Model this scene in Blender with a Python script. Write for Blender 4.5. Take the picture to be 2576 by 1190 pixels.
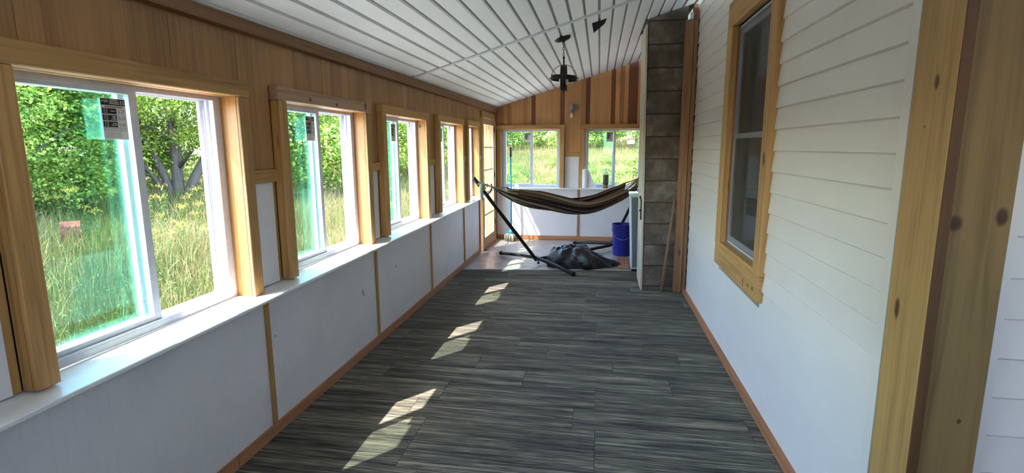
import bpy, bmesh, math, random
import numpy as np
from mathutils import Vector, Matrix

# ------------------------------------------------------------------ scene, camera, light
S = bpy.context.scene
for o in list(bpy.data.objects):
    bpy.data.objects.remove(o)
COL = S.collection
random.seed(7)
RNG = np.random.default_rng(11)

CAM = Vector((1.770, 0.0, 1.600))
right, up, fwd = (0.98695, 0.16099, -0.00375), (-0.02311, 0.16448, 0.98611), (-0.15938, 0.97315, -0.16607)
cd = bpy.data.cameras.new('camera'); cam = bpy.data.objects.new('camera', cd); COL.objects.link(cam)
f_ = Vector(fwd).normalized(); r_ = Vector(right); r_ = (r_ - f_*r_.dot(f_)).normalized(); u_ = r_.cross(f_)
cam.matrix_world = Matrix(((r_.x, u_.x, -f_.x, CAM.x), (r_.y, u_.y, -f_.y, CAM.y), (r_.z, u_.z, -f_.z, CAM.z), (0, 0, 0, 1)))
cd.sensor_width = 36.0; cd.lens = 1331.0/2576.0*36.0; cd.clip_start = 0.05; cd.clip_end = 600
S.camera = cam

SUN_DIR = Vector((0.629, 0.777, -1.323)).normalized()
w = bpy.data.worlds.new('world'); S.world = w; w.use_nodes = True
nt = w.node_tree; nt.nodes.clear()
sky = nt.nodes.new('ShaderNodeTexSky'); sky.sky_type = 'NISHITA'; sky.sun_disc = False
sky.sun_elevation = math.radians(52.9); sky.sun_rotation = math.radians(219); sky.air_density = 1.0; sky.dust_density = 0.9; sky.ozone_density = 1.8
bg = nt.nodes.new('ShaderNodeBackground'); bg.inputs['Strength'].default_value = 0.62
wo = nt.nodes.new('ShaderNodeOutputWorld')
nt.links.new(sky.outputs[0], bg.inputs[0]); nt.links.new(bg.outputs[0], wo.inputs[0])
sl = bpy.data.lights.new('sun', 'SUN'); sl.energy = 4.4; sl.angle = math.radians(0.53); sl.color = (1.0, 0.95, 0.86)
so = bpy.data.objects.new('sun', sl); COL.objects.link(so)
so.rotation_euler = SUN_DIR.to_track_quat('-Z', 'Y').to_euler(); so.location = (-8, -8, 14)

S.view_settings.view_transform = 'Standard'; S.view_settings.look = 'None'
S.view_settings.gamma = 1.0; S.view_settings.use_curve_mapping = False
S.view_settings.exposure = 2.27
S.cycles.max_bounces = 14; S.cycles.diffuse_bounces = 8; S.cycles.transparent_max_bounces = 24

# ------------------------------------------------------------------ helpers
def lin(r, g, b):
    f = lambda c: (c/255.0/12.92) if c/255.0 <= .04045 else ((c/255.0+.055)/1.055)**2.4
    return (f(r), f(g), f(b), 1.0)

WL = {}
class MB:
    def __init__(self): self.v = []; self.f = []
    def add(self, vs, fs):
        n = len(self.v); self.v += [tuple(p) for p in vs]; self.f += [tuple(i+n for i in q) for q in fs]; return self
    def box(self, x0, x1, y0, y1, z0, z1):
        vs = [(x, y, z) for x in (x0, x1) for y in (y0, y1) for z in (z0, z1)]
        return self.add(vs, [(0,1,3,2), (4,6,7,5), (0,4,5,1), (2,3,7,6), (0,2,6,4), (1,5,7,3)])
    def hexa(self, b, t):          # 4 bottom points, 4 top points in the same order
        return self.add(list(b)+list(t), [(3,2,1,0), (4,5,6,7), (0,1,5,4), (1,2,6,5), (2,3,7,6), (3,0,4,7)])
    def obox(self, c, ax, hs):     # oriented box
        c = Vector(c); a = [Vector(q)*h for q, h in zip(ax, hs)]
        vs = [c+a[0]*i+a[1]*j+a[2]*k for i in (-1,1) for j in (-1,1) for k in (-1,1)]
        return self.add(vs, [(0,1,3,2), (4,6,7,5), (0,4,5,1), (2,3,7,6), (0,2,6,4), (1,5,7,3)])
    def bar(self, p, q, w, h, upv=(0,0,1)):
        p, q = Vector(p), Vector(q); d = (q-p).normalized(); s = d.cross(Vector(upv)).normalized(); t = s.cross(d)
        return self.obox((p+q)/2, (d, s, t), ((q-p).length/2, w/2, h/2))
    def tube(self, pts, r, n=10, caps=True):
        pts = [Vector(p) for p in pts]; m = len(pts)
        rs = r if isinstance(r, (list, tuple)) else [r]*m
        rings = []; ref = None
        for i, p in enumerate(pts):
            d = (pts[min(i+1, m-1)]-pts[max(i-1, 0)]).normalized()
            if ref is None: ref = Vector((0,0,1)) if abs(d.z) < .9 else Vector((1,0,0))
            a = d.cross(ref).normalized(); b = a.cross(d); ref = b
            rings.append([p+(a*math.cos(2*math.pi*k/n)+b*math.sin(2*math.pi*k/n))*rs[i] for k in range(n)])
        vs = [q for g in rings for q in g]; fs = []
        for i in range(m-1):
            for k in range(n):
                fs.append((i*n+k, i*n+(k+1)%n, (i+1)*n+(k+1)%n, (i+1)*n+k))
        if caps: fs.append(tuple(range(n-1, -1, -1))); fs.append(tuple((m-1)*n+k for k in range(n)))
        return self.add(vs, fs)
    def lathe(self, c, prof, n=20, M=None):
        c = Vector(c); vs = []; fs = []; m = len(prof)
        for (r, z) in prof:
            for k in range(n):
                a = 2*math.pi*k/n; p = Vector((r*math.cos(a), r*math.sin(a), z))
                if M is not None: p = M @ p
                vs.append(c+p)
        for i in range(m-1):
            for k in range(n):
                fs.append((i*n+k, i*n+(k+1)%n, (i+1)*n+(k+1)%n, (i+1)*n+k))
        fs.append(tuple(range(n-1, -1, -1))); fs.append(tuple((m-1)*n+k for k in range(n)))
        return self.add(vs, fs)
    def band(self, c, ax, rad, width, th, n=40):   # a flat hoop around axis ax
        c = Vector(c); ax = Vector(ax).normalized(); a = ax.orthogonal().normalized(); b = ax.cross(a); vs = []; fs = []
        for k in range(n):
            t = 2*math.pi*k/n; d = a*math.cos(t)+b*math.sin(t)
            for rr, ww in ((rad, -width/2), (rad, width/2), (rad-th, width/2), (rad-th, -width/2)): vs.append(c+d*rr+ax*ww)
        for k in range(n):
            j = (k+1) % n
            for q in range(4): fs.append((k*4+q, k*4+(q+1)%4, j*4+(q+1)%4, j*4+q))
        return self.add(vs, fs)
    def build(self, name, m, parent=None, smooth=False, bevel=0, origin=None):
        vs = np.array([tuple(p) for p in self.v], dtype=float)
        lo, hi = vs.min(0), vs.max(0)
        org = Vector(origin) if origin is not None else Vector(((lo[0]+hi[0])/2, (lo[1]+hi[1])/2, lo[2]))
        me = bpy.data.meshes.new(name); me.from_pydata([tuple(p) for p in (vs-np.array(org))], [], self.f); me.update()
        bm = bmesh.new(); bm.from_mesh(me)
        bmesh.ops.recalc_face_normals(bm, faces=bm.faces)
        if bevel: bmesh.ops.bevel(bm, geom=list(bm.edges), offset=bevel, segments=1, affect='EDGES')
        bm.to_mesh(me); bm.free()
        if smooth:
            for p in me.polygons: p.use_smooth = True
        return link(name, me, m, parent, org)

def link(name, me, m, parent, org):
    if m is not None and not len(me.materials): me.materials.append(m)
    o = bpy.data.objects.new(name, me); COL.objects.link(o)
    org = Vector(org); WL[o.name] = org
    if parent is not None: o.parent = parent; o.location = org-WL[parent.name]
    else: o.location = org
    return o
def empty(name, loc, parent=None):
    o = bpy.data.objects.new(name, None); COL.objects.link(o); o.empty_display_size = .1
    WL[o.name] = Vector(loc); o.location = Vector(loc) if parent is None else Vector(loc)-WL[parent.name]
    if parent is not None: o.parent = parent
    return o
def tag(o, label=None, cat=None, group=None, kind=None):
    if label: o['label'] = label
    if cat: o['category'] = cat
    if group: o['group'] = group
    if kind: o['kind'] = kind
    return o
def bx(name, m, parent, x0, x1, y0, y1, z0, z1, bevel=0):
    return MB().box(min(x0,x1), max(x0,x1), min(y0,y1), max(y0,y1), z0, z1).build(name, m, parent, bevel=bevel)

# ------------------------------------------------------------------ materials
class NT:
    def __init__(self, name):
        self.m = bpy.data.materials.new(name); self.m.use_nodes = True; self.t = self.m.node_tree; self.t.nodes.clear()
        self.out = self.n('ShaderNodeOutputMaterial')
    def n(self, typ, **kw):
        q = self.t.nodes.new(typ)
        for k, v in kw.items(): setattr(q, k, v)
        return q
    def l(self, a, b): self.t.links.new(a, b)
    def val(self, sock, v):
        if hasattr(v, 'is_linked') or isinstance(v, bpy.types.NodeSocket): self.l(v, sock)
        else: sock.default_value = v
    def mix(self, a, b, fac, mode='MIX'):
        q = self.n('ShaderNodeMix', data_type='RGBA', blend_type=mode)
        self.val(q.inputs[0], fac); self.val(q.inputs[6], a); self.val(q.inputs[7], b); return q.outputs[2]
    def math(self, op, a, b=0.0, c=0.0):
        q = self.n('ShaderNodeMath', operation=op); self.val(q.inputs[0], a); self.val(q.inputs[1], b); self.val(q.inputs[2], c); return q.outputs[0]
    def ramp(self, fac, stops, interp='LINEAR'):
        q = self.n('ShaderNodeValToRGB'); cr = q.color_ramp; cr.interpolation = interp
        while len(cr.elements) < len(stops): cr.elements.new(.5)
        for e, (p, c) in zip(cr.elements, stops): e.position = p; e.color = c
        self.l(fac, q.inputs[0]); return q.outputs[0]
    def coords(self, scale, rnd=0.0, rot=None):
        tc = self.n('ShaderNodeTexCoord'); v = tc.outputs['Object']
        if rnd:
            oi = self.n('ShaderNodeObjectInfo'); ml = self.n('ShaderNodeVectorMath', operation='MULTIPLY')
            cb = self.n('ShaderNodeCombineXYZ')
            for i, k in enumerate((1.0, 3.7, 7.3)): self.l(self.math('MULTIPLY', oi.outputs['Random'], rnd*k), cb.inputs[i])
            ad = self.n('ShaderNodeVectorMath', operation='ADD'); self.l(v, ad.inputs[0]); self.l(cb.outputs[0], ad.inputs[1]); v = ad.outputs[0]
        mp = self.n('ShaderNodeMapping'); mp.inputs['Scale'].default_value = scale; self.l(v, mp.inputs[0]); return mp.outputs[0]
    def noise(self, vec, scale=1.0, detail=4.0, rough=.55, dist=0.0):
        q = self.n('ShaderNodeTexNoise'); self.l(vec, q.inputs['Vector']); q.inputs['Scale'].default_value = scale
        q.inputs['Detail'].default_value = detail; q.inputs['Roughness'].default_value = rough; q.inputs['Distortion'].default_value = dist
        return q.outputs[0]
    def rand(self): return self.n('ShaderNodeObjectInfo').outputs['Random']
    def bsdf(self, col, rough=.6, metal=0.0, spec=.5, bump=None, bstr=.2, bdist=.01, **kw):
        q = self.n('ShaderNodeBsdfPrincipled'); self.val(q.inputs['Base Color'], col); self.val(q.inputs['Roughness'], rough)
        q.inputs['Metallic'].default_value = metal; q.inputs['Specular IOR Level'].default_value = spec
        for k, v in kw.items(): q.inputs[k].default_value = v
        if bump is not None:
            b = self.n('ShaderNodeBump'); b.inputs['Strength'].default_value = bstr; b.inputs['Distance'].default_value = bdist
            self.l(bump, b.inputs['Height']); self.l(b.outputs[0], q.inputs['Normal'])
        self.l(q.outputs[0], self.out.inputs[0]); return self.m

def wood(name, c1, c2, axis, rough=.55, knots=.5, vary=.25, knotcol=lin(70,38,20), fine=1.0, across=22.0, spots=()):
    t = NT(name); a = 'xyz'.index(axis)
    sc = [across*fine]*3; sc[a] = .9
    vec = t.coords(sc, rnd=9.0)
    n1 = t.noise(vec, 1.0, 5, .6, .9); sc2 = [85.0*fine]*3; sc2[a] = 2.2
    n2 = t.noise(t.coords(sc2, rnd=5.0), 1.0, 3, .5, .3)
    f = t.math('ADD', t.math('MULTIPLY', n1, .62), t.math('MULTIPLY', n2, .38))
    c = t.ramp(f, [(.32, c2), (.52, c1), (.7, tuple(min(1, k*1.12) for k in c1[:3])+(1,))])
    br = t.math('MULTIPLY_ADD', t.rand(), vary*2, 1.0-vary)
    cb = t.n('ShaderNodeCombineColor'); [t.l(br, cb.inputs[i]) for i in range(3)]
    c = t.mix(c, cb.outputs[0], 1.0, 'MULTIPLY')
    if knots:
        ks = [9.0]*3; ks[a] = 2.6
        vo = t.n('ShaderNodeTexVoronoi'); t.l(t.coords(ks, rnd=11.0), vo.inputs['Vector']); vo.inputs['Scale'].default_value = 1.0
        mr = t.n('ShaderNodeMapRange'); t.l(vo.outputs['Distance'], mr.inputs[0]); mr.inputs[1].default_value = .07; mr.inputs[2].default_value = .15; mr.inputs[3].default_value = 1.0; mr.inputs[4].default_value = 0.0; near = mr.outputs[0]
        sp = t.n('ShaderNodeSeparateColor'); t.l(vo.outputs['Color'], sp.inputs[0])
        pick = t.math('GREATER_THAN', sp.outputs[0], 1.0-knots*.5)
        k = t.math('MULTIPLY', near, pick)
        c = t.mix(c, knotcol, t.math('MULTIPLY', k, .8))
    for (p, r) in spots:                       # single knots at given places on the board
        tc = t.n('ShaderNodeTexCoord'); sb_ = t.n('ShaderNodeVectorMath', operation='SUBTRACT'); t.l(tc.outputs['Object'], sb_.inputs[0]); sb_.inputs[1].default_value = p
        dv = t.n('ShaderNodeVectorMath', operation='DIVIDE'); t.l(sb_.outputs[0], dv.inputs[0]); dv.inputs[1].default_value = r
        ln_ = t.n('ShaderNodeVectorMath', operation='LENGTH'); t.l(dv.outputs[0], ln_.inputs[0])
        mr = t.n('ShaderNodeMapRange'); t.l(t.math('ADD', ln_.outputs['Value'], t.math('MULTIPLY', n2, .3)), mr.inputs[0]); mr.inputs[1].default_value = .85; mr.inputs[2].default_value = 1.35; mr.inputs[3].default_value = .88; mr.inputs[4].default_value = 0.0
        c = t.mix(c, lin(58,32,22), mr.outputs[0])
    return t.bsdf(c, rough, bump=f, bstr=.25, bdist=.004)

def paint(name, col, rough=.5, spec=.4, dirt=.06, scale=3.0, bstr=.05):
    t = NT(name); n = t.noise(t.coords((scale,)*3, rnd=4.0), 1.0, 6, .65)
    d = tuple(k*(1-dirt*2.2) for k in col[:3])+(1,)
    c = t.ramp(n, [(.3, d), (.55, col)])
    return t.bsdf(c, rough, spec=spec, bump=n, bstr=bstr, bdist=.01)

def plain(name, col, rough=.5, metal=0.0, spec=.5, **kw):
    t = NT(name); n = t.noise(t.coords((40,)*3, rnd=3.0), 1.0, 3)
    c = t.ramp(n, [(.3, tuple(k*.88 for k in col[:3])+(1,)), (.7, col)])
    return t.bsdf(c, rough, metal=metal, spec=spec, **kw)

CAS1, CAS2 = lin(186,141,84), lin(138,99,54)
M = {}
SP1 = [((-.02,-.016,1.775),(.1,.011,.022)),((-.02,.045,1.098),(.1,.013,.034)),((-.02,-.06,2.30),(.1,.01,.02))]
SP2 = [((-.063,-.02,1.385),(.022,.1,.022)),((.052,-.02,1.405),(.015,.1,.026)),((.02,-.02,.80),(.006,.1,.008))]
for ax in 'xyz':
    M['pine_'+ax] = wood('casing_pine_'+ax, CAS1, CAS2, ax, knots=.35, vary=.14)
    M['jamb_'+ax] = wood('jamb_pine_'+ax, lin(176,126,62), lin(152,100,44), ax, knots=.3, vary=.08, rough=.45)
M['plank'] = wood('veneer_plank', lin(172,126,78), lin(136,95,55), 'z', knots=0, vary=.13, across=14, rough=.5)
M['cedar_light'] = wood('cedar_plank_light', lin(204,152,98), lin(176,126,76), 'z', knots=0, vary=.08)
M['cedar_mid'] = wood('cedar_plank_mid', lin(176,122,76), lin(148,98,58), 'z', knots=0, vary=.08)
M['cedar_dark'] = wood('cedar_plank_dark', lin(124,74,46), lin(100,56,34), 'z', knots=0, vary=.05)
M['trim_wood'] = wood('trim_wood', lin(140,98,62), lin(108,72,44), 'y', knots=.2, vary=.05)
M['base_wood'] = wood('baseboard_wood', lin(172,118,80), lin(138,92,58), 'y', knots=.1, vary=.06)
M['base_wood_x'] = wood('baseboard_wood_x', lin(184,128,86), lin(150,100,62), 'x', knots=.1, vary=.06)
M['red_pine'] = wood('red_pine', lin(150,106,70), lin(116,78,48), 'z', knots=.7, vary=.08)
M['post'] = wood('treated_post', lin(176,138,84), lin(136,102,58), 'z', knots=0, vary=.06, across=16, spots=SP1)
M['post_b'] = wood('treated_board', lin(138,110,68), lin(108,84,48), 'z', knots=0, vary=.04, across=16, spots=SP2)
M['pine_knot'] = wood('knotty_casing_pine', CAS1, CAS2, 'z', knots=0, vary=.05, spots=[((0,-.01,.70),(.1,.022,.045))])
M['pine_knot_y'] = wood('knotty_casing_pine_y', CAS1, CAS2, 'y', knots=0, vary=.05, spots=[((-.02,-.40,.06),(.05,.018,.012)),((-.02,-.50,.065),(.05,.02,.014)),((-.02,-.28,.05),(.05,.012,.03))])
M['pink_pine_y'] = wood('pinkish_knotty_pine', lin(176,140,112), lin(138,104,80), 'y', knots=0, vary=.03, spots=[((0,-.27,.028),(.1,.014,.012)),((0,.06,.022),(.1,.016,.012)),((0,.50,.045),(.1,.02,.03))])
M['jamb_knot'] = wood('knotty_jamb_pine', lin(176,126,62), lin(152,100,44), 'z', knots=0, vary=.05, rough=.45, spots=[((-.008,0,.945),(.018,.1,.018))])
M['edge_wood'] = wood('dark_edge_wood', lin(98,66,36), lin(78,50,26), 'z', knots=0, vary=.03)
M['grey_board'] = wood('weathered_board', lin(196,184,164), lin(150,138,118), 'z', knots=.2, vary=.08)
M['door_wood'] = wood('door_wood', lin(178,140,112), lin(140,100,76), 'z', knots=0, vary=.05)
M['stick_wood'] = wood('stick_wood', lin(120,92,64), lin(90,66,44), 'z', knots=0)
M['brown_board'] = wood('brown_board', lin(160,112,84), lin(130,86,62), 'y', knots=0)
M['panel'] = paint('white_panel', lin(230,226,228), .38, .5, .04, 2.0)
M['sill'] = paint('white_sill', lin(236,236,232), .32, .5, .03, 3.0)
M['ceil'] = paint('ceiling_white', lin(248,248,247), .45, .4, .03, 1.5)
M['ceil_back'] = paint('ceiling_back', lin(150,150,150), .7, .2, .05)
M['vinyl'] = plain('white_vinyl', lin(214,214,222), .35)
M['siding'] = paint('siding_paint', lin(228,220,214), .34, .5, .02, 2.5, .05)
M['shell'] = plain('wall_shell', lin(150,140,125), .8)
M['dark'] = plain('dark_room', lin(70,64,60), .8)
M['black'] = plain('black_metal', lin(28,26,27), .45, metal=.3)
M['flatblack'] = plain('flat_black', lin(10,9,9), .9)  # plain black; on the ceiling plate it paints the shade inside a gap
M['brass'] = plain('aged_brass', lin(150,118,66), .35, metal=.9)
M['galv'] = plain('galvanised', lin(158,160,166), .45, metal=.2)
M['lampwhite'] = plain('bulb_white', lin(235,232,222), .3)
M['paper'] = plain('paper_white', lin(232,230,224), .7)
M['print'] = plain('print_black', lin(22,22,24), .6)
M['printgrey'] = plain('print_grey', lin(170,165,155), .7)
M['towel'] = plain('paper_towel', lin(240,240,242), .9)
M['blue'] = plain('bucket_blue', lin(24,30,140), .4)
M['teal'] = plain('teal_plastic', lin(20,130,150), .4)
M['grey_metal'] = plain('grey_metal', lin(120,124,128), .5, metal=.2)
M['white_metal'] = plain('white_enamel', lin(228,234,230), .35)
M['mint'] = plain('mint_enamel', lin(205,232,214), .35)
M['rope'] = plain('rope_cream', lin(196,188,164), .9)
M['rust'] = paint('rusty_red', lin(122,72,60), .8, .2, .25, 9.0)
M['cord'] = plain('tan_wire', lin(200,170,120), .6)
M['soil'] = paint('meadow_soil', lin(104,98,60), .95, .1, .2, .6)
M['bark'] = wood('bark', lin(92,84,76), lin(48,42,38), 'z', knots=0, rough=.9, fine=.5)

def glass_mat(name, tint, refl, k=1.0):
    t = NT(name); tr = t.n('ShaderNodeBsdfTransparent'); tr.inputs[0].default_value = tint
    gl = t.n('ShaderNodeBsdfGlossy'); gl.inputs['Color'].default_value = refl; gl.inputs['Roughness'].default_value = .01
    fr = t.n('ShaderNodeFresnel'); fr.inputs[0].default_value = 1.5
    mx = t.n('ShaderNodeMixShader'); t.l(t.math('MULTIPLY', fr.outputs[0], k), mx.inputs[0])
    t.l(tr.outputs[0], mx.inputs[1]); t.l(gl.outputs[0], mx.inputs[2]); t.l(mx.outputs[0], t.out.inputs[0]); return t.m
M['glass'] = glass_mat('low_e_glass', (.945, .985, .965, 1), (.45, 1.0, .85, 1), .30)
M['glass_clear'] = glass_mat('clear_glass', (.97, .98, .97, 1), (.9, .95, 1, 1), .6)
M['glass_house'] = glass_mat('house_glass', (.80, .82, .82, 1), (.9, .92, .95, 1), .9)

def carpet_mat():
    t = NT('striped_carpet')
    n1 = t.noise(t.coords((2.4, 95.0, 1), rnd=13.0), 1.0, 4, .62, .25)
    n2 = t.noise(t.coords((9.0, 240.0, 1), rnd=7.0), 1.0, 2, .5)
    n3 = t.noise(t.coords((260.0, 420.0, 1)), 1.0, 1, .5)
    n4 = t.noise(t.coords((.9, 17.0, 1), rnd=13.0), 1.0, 2, .5)
    f = t.math('ADD', t.math('MULTIPLY', n1, .62), t.math('ADD', t.math('MULTIPLY', n2, .30), t.math('MULTIPLY', n3, .10)))
    f = t.math('ADD', f, t.math('MULTIPLY_ADD', n4, .24, -.125))
    c = t.ramp(f, [(.36, lin(38,38,39)), (.46, lin(76,74,70)), (.54, lin(106,102,90)), (.64, lin(158,150,128))])
    br = t.math('MULTIPLY_ADD', t.rand(), .22, .89); cb = t.n('ShaderNodeCombineColor'); [t.l(br, cb.inputs[i]) for i in range(3)]
    return t.bsdf(t.mix(c, cb.outputs[0], 1.0, 'MULTIPLY'), .95, spec=.15, bump=f, bstr=.5, bdist=.004)
M['carpet'] = carpet_mat()
def vinylfloor_mat():
    t = NT('sheet_vinyl')
    n = t.noise(t.coords((5, 5, 1)), 1.0, 8, .7, .6); c = t.ramp(n, [(.3, lin(140,132,124)), (.5, lin(174,167,159)), (.7, lin(200,195,188))])
    br = t.n('ShaderNodeTexBrick'); t.l(t.coords((1, 1, 1)), br.inputs['Vector']); br.inputs['Scale'].default_value = 1.6
    br.inputs['Mortar Size'].default_value = .012; br.inputs['Color1'].default_value = (1,1,1,1); br.inputs['Color2'].default_value = (.95,.95,.94,1); br.inputs['Mortar'].default_value = (.8,.79,.78,1)
    return t.bsdf(t.mix(c, br.outputs[0], 1.0, 'MULTIPLY'), .3, spec=.5)
M['vinylfloor'] = vinylfloor_mat()
def block_mat():
    t = NT('concrete_block'); n = t.noise(t.coords((4.5,)*3, rnd=6.0), 1.0, 8, .68)
    n2 = t.noise(t.coords((120.0,)*3, rnd=6.0), 1.0, 2)
    c = t.ramp(n, [(.3, lin(70,61,53)), (.52, lin(102,91,80)), (.74, lin(146,134,120))])
    return t.bsdf(c, .95, spec=.1, bump=t.math('ADD', n, t.math('MULTIPLY', n2, .5)), bstr=.6, bdist=.008)
M['block'] = block_mat()
M['mortar'] = plain('mortar', lin(58,51,44), .95)
def leaf_mat(name, stops, trans=.35, rough=.5, rk=.55, nsc=.55):
    t = NT(name); g = t.n('ShaderNodeNewGeometry')
    nz = t.noise(t.coords((nsc,)*3), 1.0, 2)
    f = t.math('ADD', t.math('MULTIPLY', g.outputs['Random Per Island'], rk), t.math('MULTIPLY', nz, 1.0-rk))
    c = t.ramp(f, stops)
    d = t.n('ShaderNodeBsdfPrincipled'); t.l(c, d.inputs['Base Color']); d.inputs['Roughness'].default_value = rough; d.inputs['Specular IOR Level'].default_value = .35
    tr = t.n('ShaderNodeBsdfTranslucent'); t.l(c, tr.inputs[0]); mx = t.n('ShaderNodeMixShader'); mx.inputs[0].default_value = trans
    t.l(d.outputs[0], mx.inputs[1]); t.l(tr.outputs[0], mx.inputs[2]); t.l(mx.outputs[0], t.out.inputs[0]); return t.m
M['leaf'] = leaf_mat('maple_leaf', [(.2, lin(86,118,46)), (.45, lin(128,156,64)), (.62, lin(164,184,84)), (.8, lin(206,198,108))], .42)
M['leaf_b'] = leaf_mat('shrub_leaf', [(.2, lin(86,118,46)), (.5, lin(126,156,66)), (.8, lin(168,180,88))], .42)
M['grass'] = leaf_mat('meadow_grass', [(.26, lin(70,92,38)), (.44, lin(104,112,54)), (.55, lin(136,120,76)), (.78, lin(160,138,102))], .3, .6, .38, .22)
M['weed'] = leaf_mat('weed_green', [(.2, lin(62,92,34)), (.6, lin(92,118,50)), (.85, lin(118,134,64))], .3, .6)
M['gold'] = leaf_mat('goldenrod_yellow', [(.2, lin(176,158,60)), (.8, lin(210,192,90))], .2, .7)
def hammock_mat():
    t = NT('hammock_stripes'); at = t.n('ShaderNodeAttribute', attribute_name='stripe'); f = t.math('FRACT', t.math('MULTIPLY', at.outputs['Fac'], 2.6))
    k1, k2, k3, k4 = lin(52,42,44), lin(122,96,74), lin(172,158,138), lin(86,69,60)
    c = t.ramp(f, [(0,k1),(.08,k4),(.14,k3),(.19,k1),(.26,k2),(.33,k4),(.38,k3),(.45,k2),(.5,k1),(.57,k3),(.63,k4),(.69,k2),(.76,k1),(.82,k3),(.88,k4),(.94,k1)], 'CONSTANT')
    n = t.noise(t.coords((180,)*3), 1.0, 2)
    return t.bsdf(c, .95, spec=.1, bump=n, bstr=.3, bdist=.003)
M['hammock'] = hammock_mat()
def bag_mat():
    t = NT('black_plastic_bag'); n = t.noise(t.coords((14, 14, 30)), 1.0, 5, .6, 1.2)
    return t.bsdf(lin(18,18,25), .17, spec=.6, bump=n, bstr=.45, bdist=.02)
M['bag'] = bag_mat()
def curtain_mat():
    t = NT('grey_curtain'); n = t.noise(t.coords((60, 60, 1)), 1.0, 2); return t.bsdf(t.ramp(n, [(.3, lin(120,116,112)), (.7, lin(170,166,160))]), .9)
M['curtain'] = curtain_mat()

# ------------------------------------------------------------------ room geometry constants
YB, YF = -1.0, 9.15                    # open near end, far wall face
zs = lambda y: .830+.0085*y            # sill top
zh = lambda y: 1.832+.0080*y           # head bottom
zc = lambda x, y: 2.195+.0085*y+.297*x # ceiling underside
XR = 2.75                              # siding plane

# --- floor: slab, carpet planks, sheet vinyl
floor = MB().box(-.16, 4.4, YB, YF+.15, -.14, -.012).build('floor', M['shell'])
tag(floor, 'porch floor of striped carpet planks with pale sheet vinyl at the far end', 'floor', kind='structure')
EY = 6.84
def yend(x): return 6.70+.11*x if x < 2.4 else 6.96
row = 0; y = EY
while y > YB+.01:
    y0 = max(YB, y-.25); off = -random.choice((.1, .35, .6, .85, .22, .72)); x = off
    xmax = XR+.02 if y0 > 1.6 else 4.4
    while x < xmax:
        a, b = max(x, 0.0), min(x+1.0, xmax)
        if b-a > .03:
            g = .0012
            if row == 0:
                MB().hexa([(a+g,y0+g,-.012),(b-g,y0+g,-.012),(b-g,yend(b),-.012),(a+g,yend(a),-.012)], [(a+g,y0+g,0),(b-g,y0+g,0),(b-g,yend(b),0),(a+g,yend(a),0)]).build('carpet_plank', M['carpet'], floor)
            else: bx('carpet_plank', M['carpet'], floor, a+g, b-g, y0+g, y-g, -.012, random.choice((0, 0, .0006, .001)))
        x += 1.0
    y = y0; row += 1
MB().hexa([(0,yend(0)+.002,-.012),(2.77,yend(2.77)+.002,-.012),(2.77,YF,-.012),(0,YF,-.012)], [(0,yend(0)+.002,-.004),(2.77,yend(2.77)+.002,-.004),(2.77,YF,-.004),(0,YF,-.004)]).build('vinyl_sheet', M['vinylfloor'], floor)
MB().hexa([(0.02,yend(0)-.004,-.002),(2.24,yend(2.24)-.004,-.002),(2.24,yend(2.24)+.022,-.002),(0.02,yend(0)+.022,-.002)], [(0.02,yend(0),.004),(2.24,yend(2.24),.004),(2.24,yend(2.24)+.016,.004),(0.02,yend(0)+.016,.004)]).build('edge_strip', M['vinyl'], floor)

# --- ceiling
ceiling = MB().hexa([(-.16,YB,zc(-.16,YB)+.014),(4.4,YB,zc(4.4,YB)+.014),(4.4,YF+.15,zc(4.4,YF+.15)+.014),(-.16,YF+.15,zc(-.16,YF+.15)+.014)],
    [(-.16,YB,zc(-.16,YB)+.14),(4.4,YB,zc(4.4,YB)+.14),(4.4,YF+.15,zc(4.4,YF+.15)+.14),(-.16,YF+.15,zc(-.16,YF+.15)+.14)]).build('ceiling', M['ceil_back'])
tag(ceiling, 'sloping white ceiling of long narrow grooved metal panels', 'ceiling', kind='structure')
def cstrip(x0, x1, y0, y1):
    if x1-x0 < .01: return
    b = [(x0,y0),(x1,y0),(x1,y1),(x0,y1)]; e = .004
    m = MB()
    m.hexa([(p+(e if i in (0,3) else -e), q, zc(p,q)) for i, (p, q) in enumerate(b)], [(p, q, zc(p,q)+.0155) for p, q in b])
    m.build('ceiling_panel', M['ceil'], ceiling)
PIT = .1205; GR = .019
for k in range(-1, 36):
    x0 = .055+PIT*k+GR/2; x1 = x0+PIT-GR
    x0 = max(x0, .0); lim = XR+.03
    for (y0, y1) in ((YB, 4.862), (4.952, YF-.005)):
        if x0 > lim:
            if y0 < 0: cstrip(x0, min(x1, 4.39), y0, 1.62)
        elif k == 18 and y0 > 0:
            cstrip(x0, x1, y0, 5.96); cstrip(x0, x1, 6.78, y1)
        elif y0 > 0 and 2.2 < (x0+x1)/2 < 2.68:
            cstrip(x0, x1, y0, 5.955); cstrip(x0, x1, 6.62, y1)
        else: cstrip(x0, min(x1, lim) if y0 > 0 else x1, y0, y1)
MB().hexa([(2.226,6.62,zc(2.226,6.62)+.004),(2.345,6.62,zc(2.345,6.62)+.004),(2.345,6.775,zc(2.345,6.775)+.004),(2.226,6.775,zc(2.226,6.775)+.004)],
    [(2.226,6.62,zc(2.226,6.62)+.013),(2.345,6.62,zc(2.345,6.62)+.013),(2.345,6.775,zc(2.345,6.775)+.013),(2.226,6.775,zc(2.226,6.775)+.013)]).build('gap_shade_plate', M['flatblack'], ceiling)  # black plate painting the darkness of a gap beside the chimney
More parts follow.
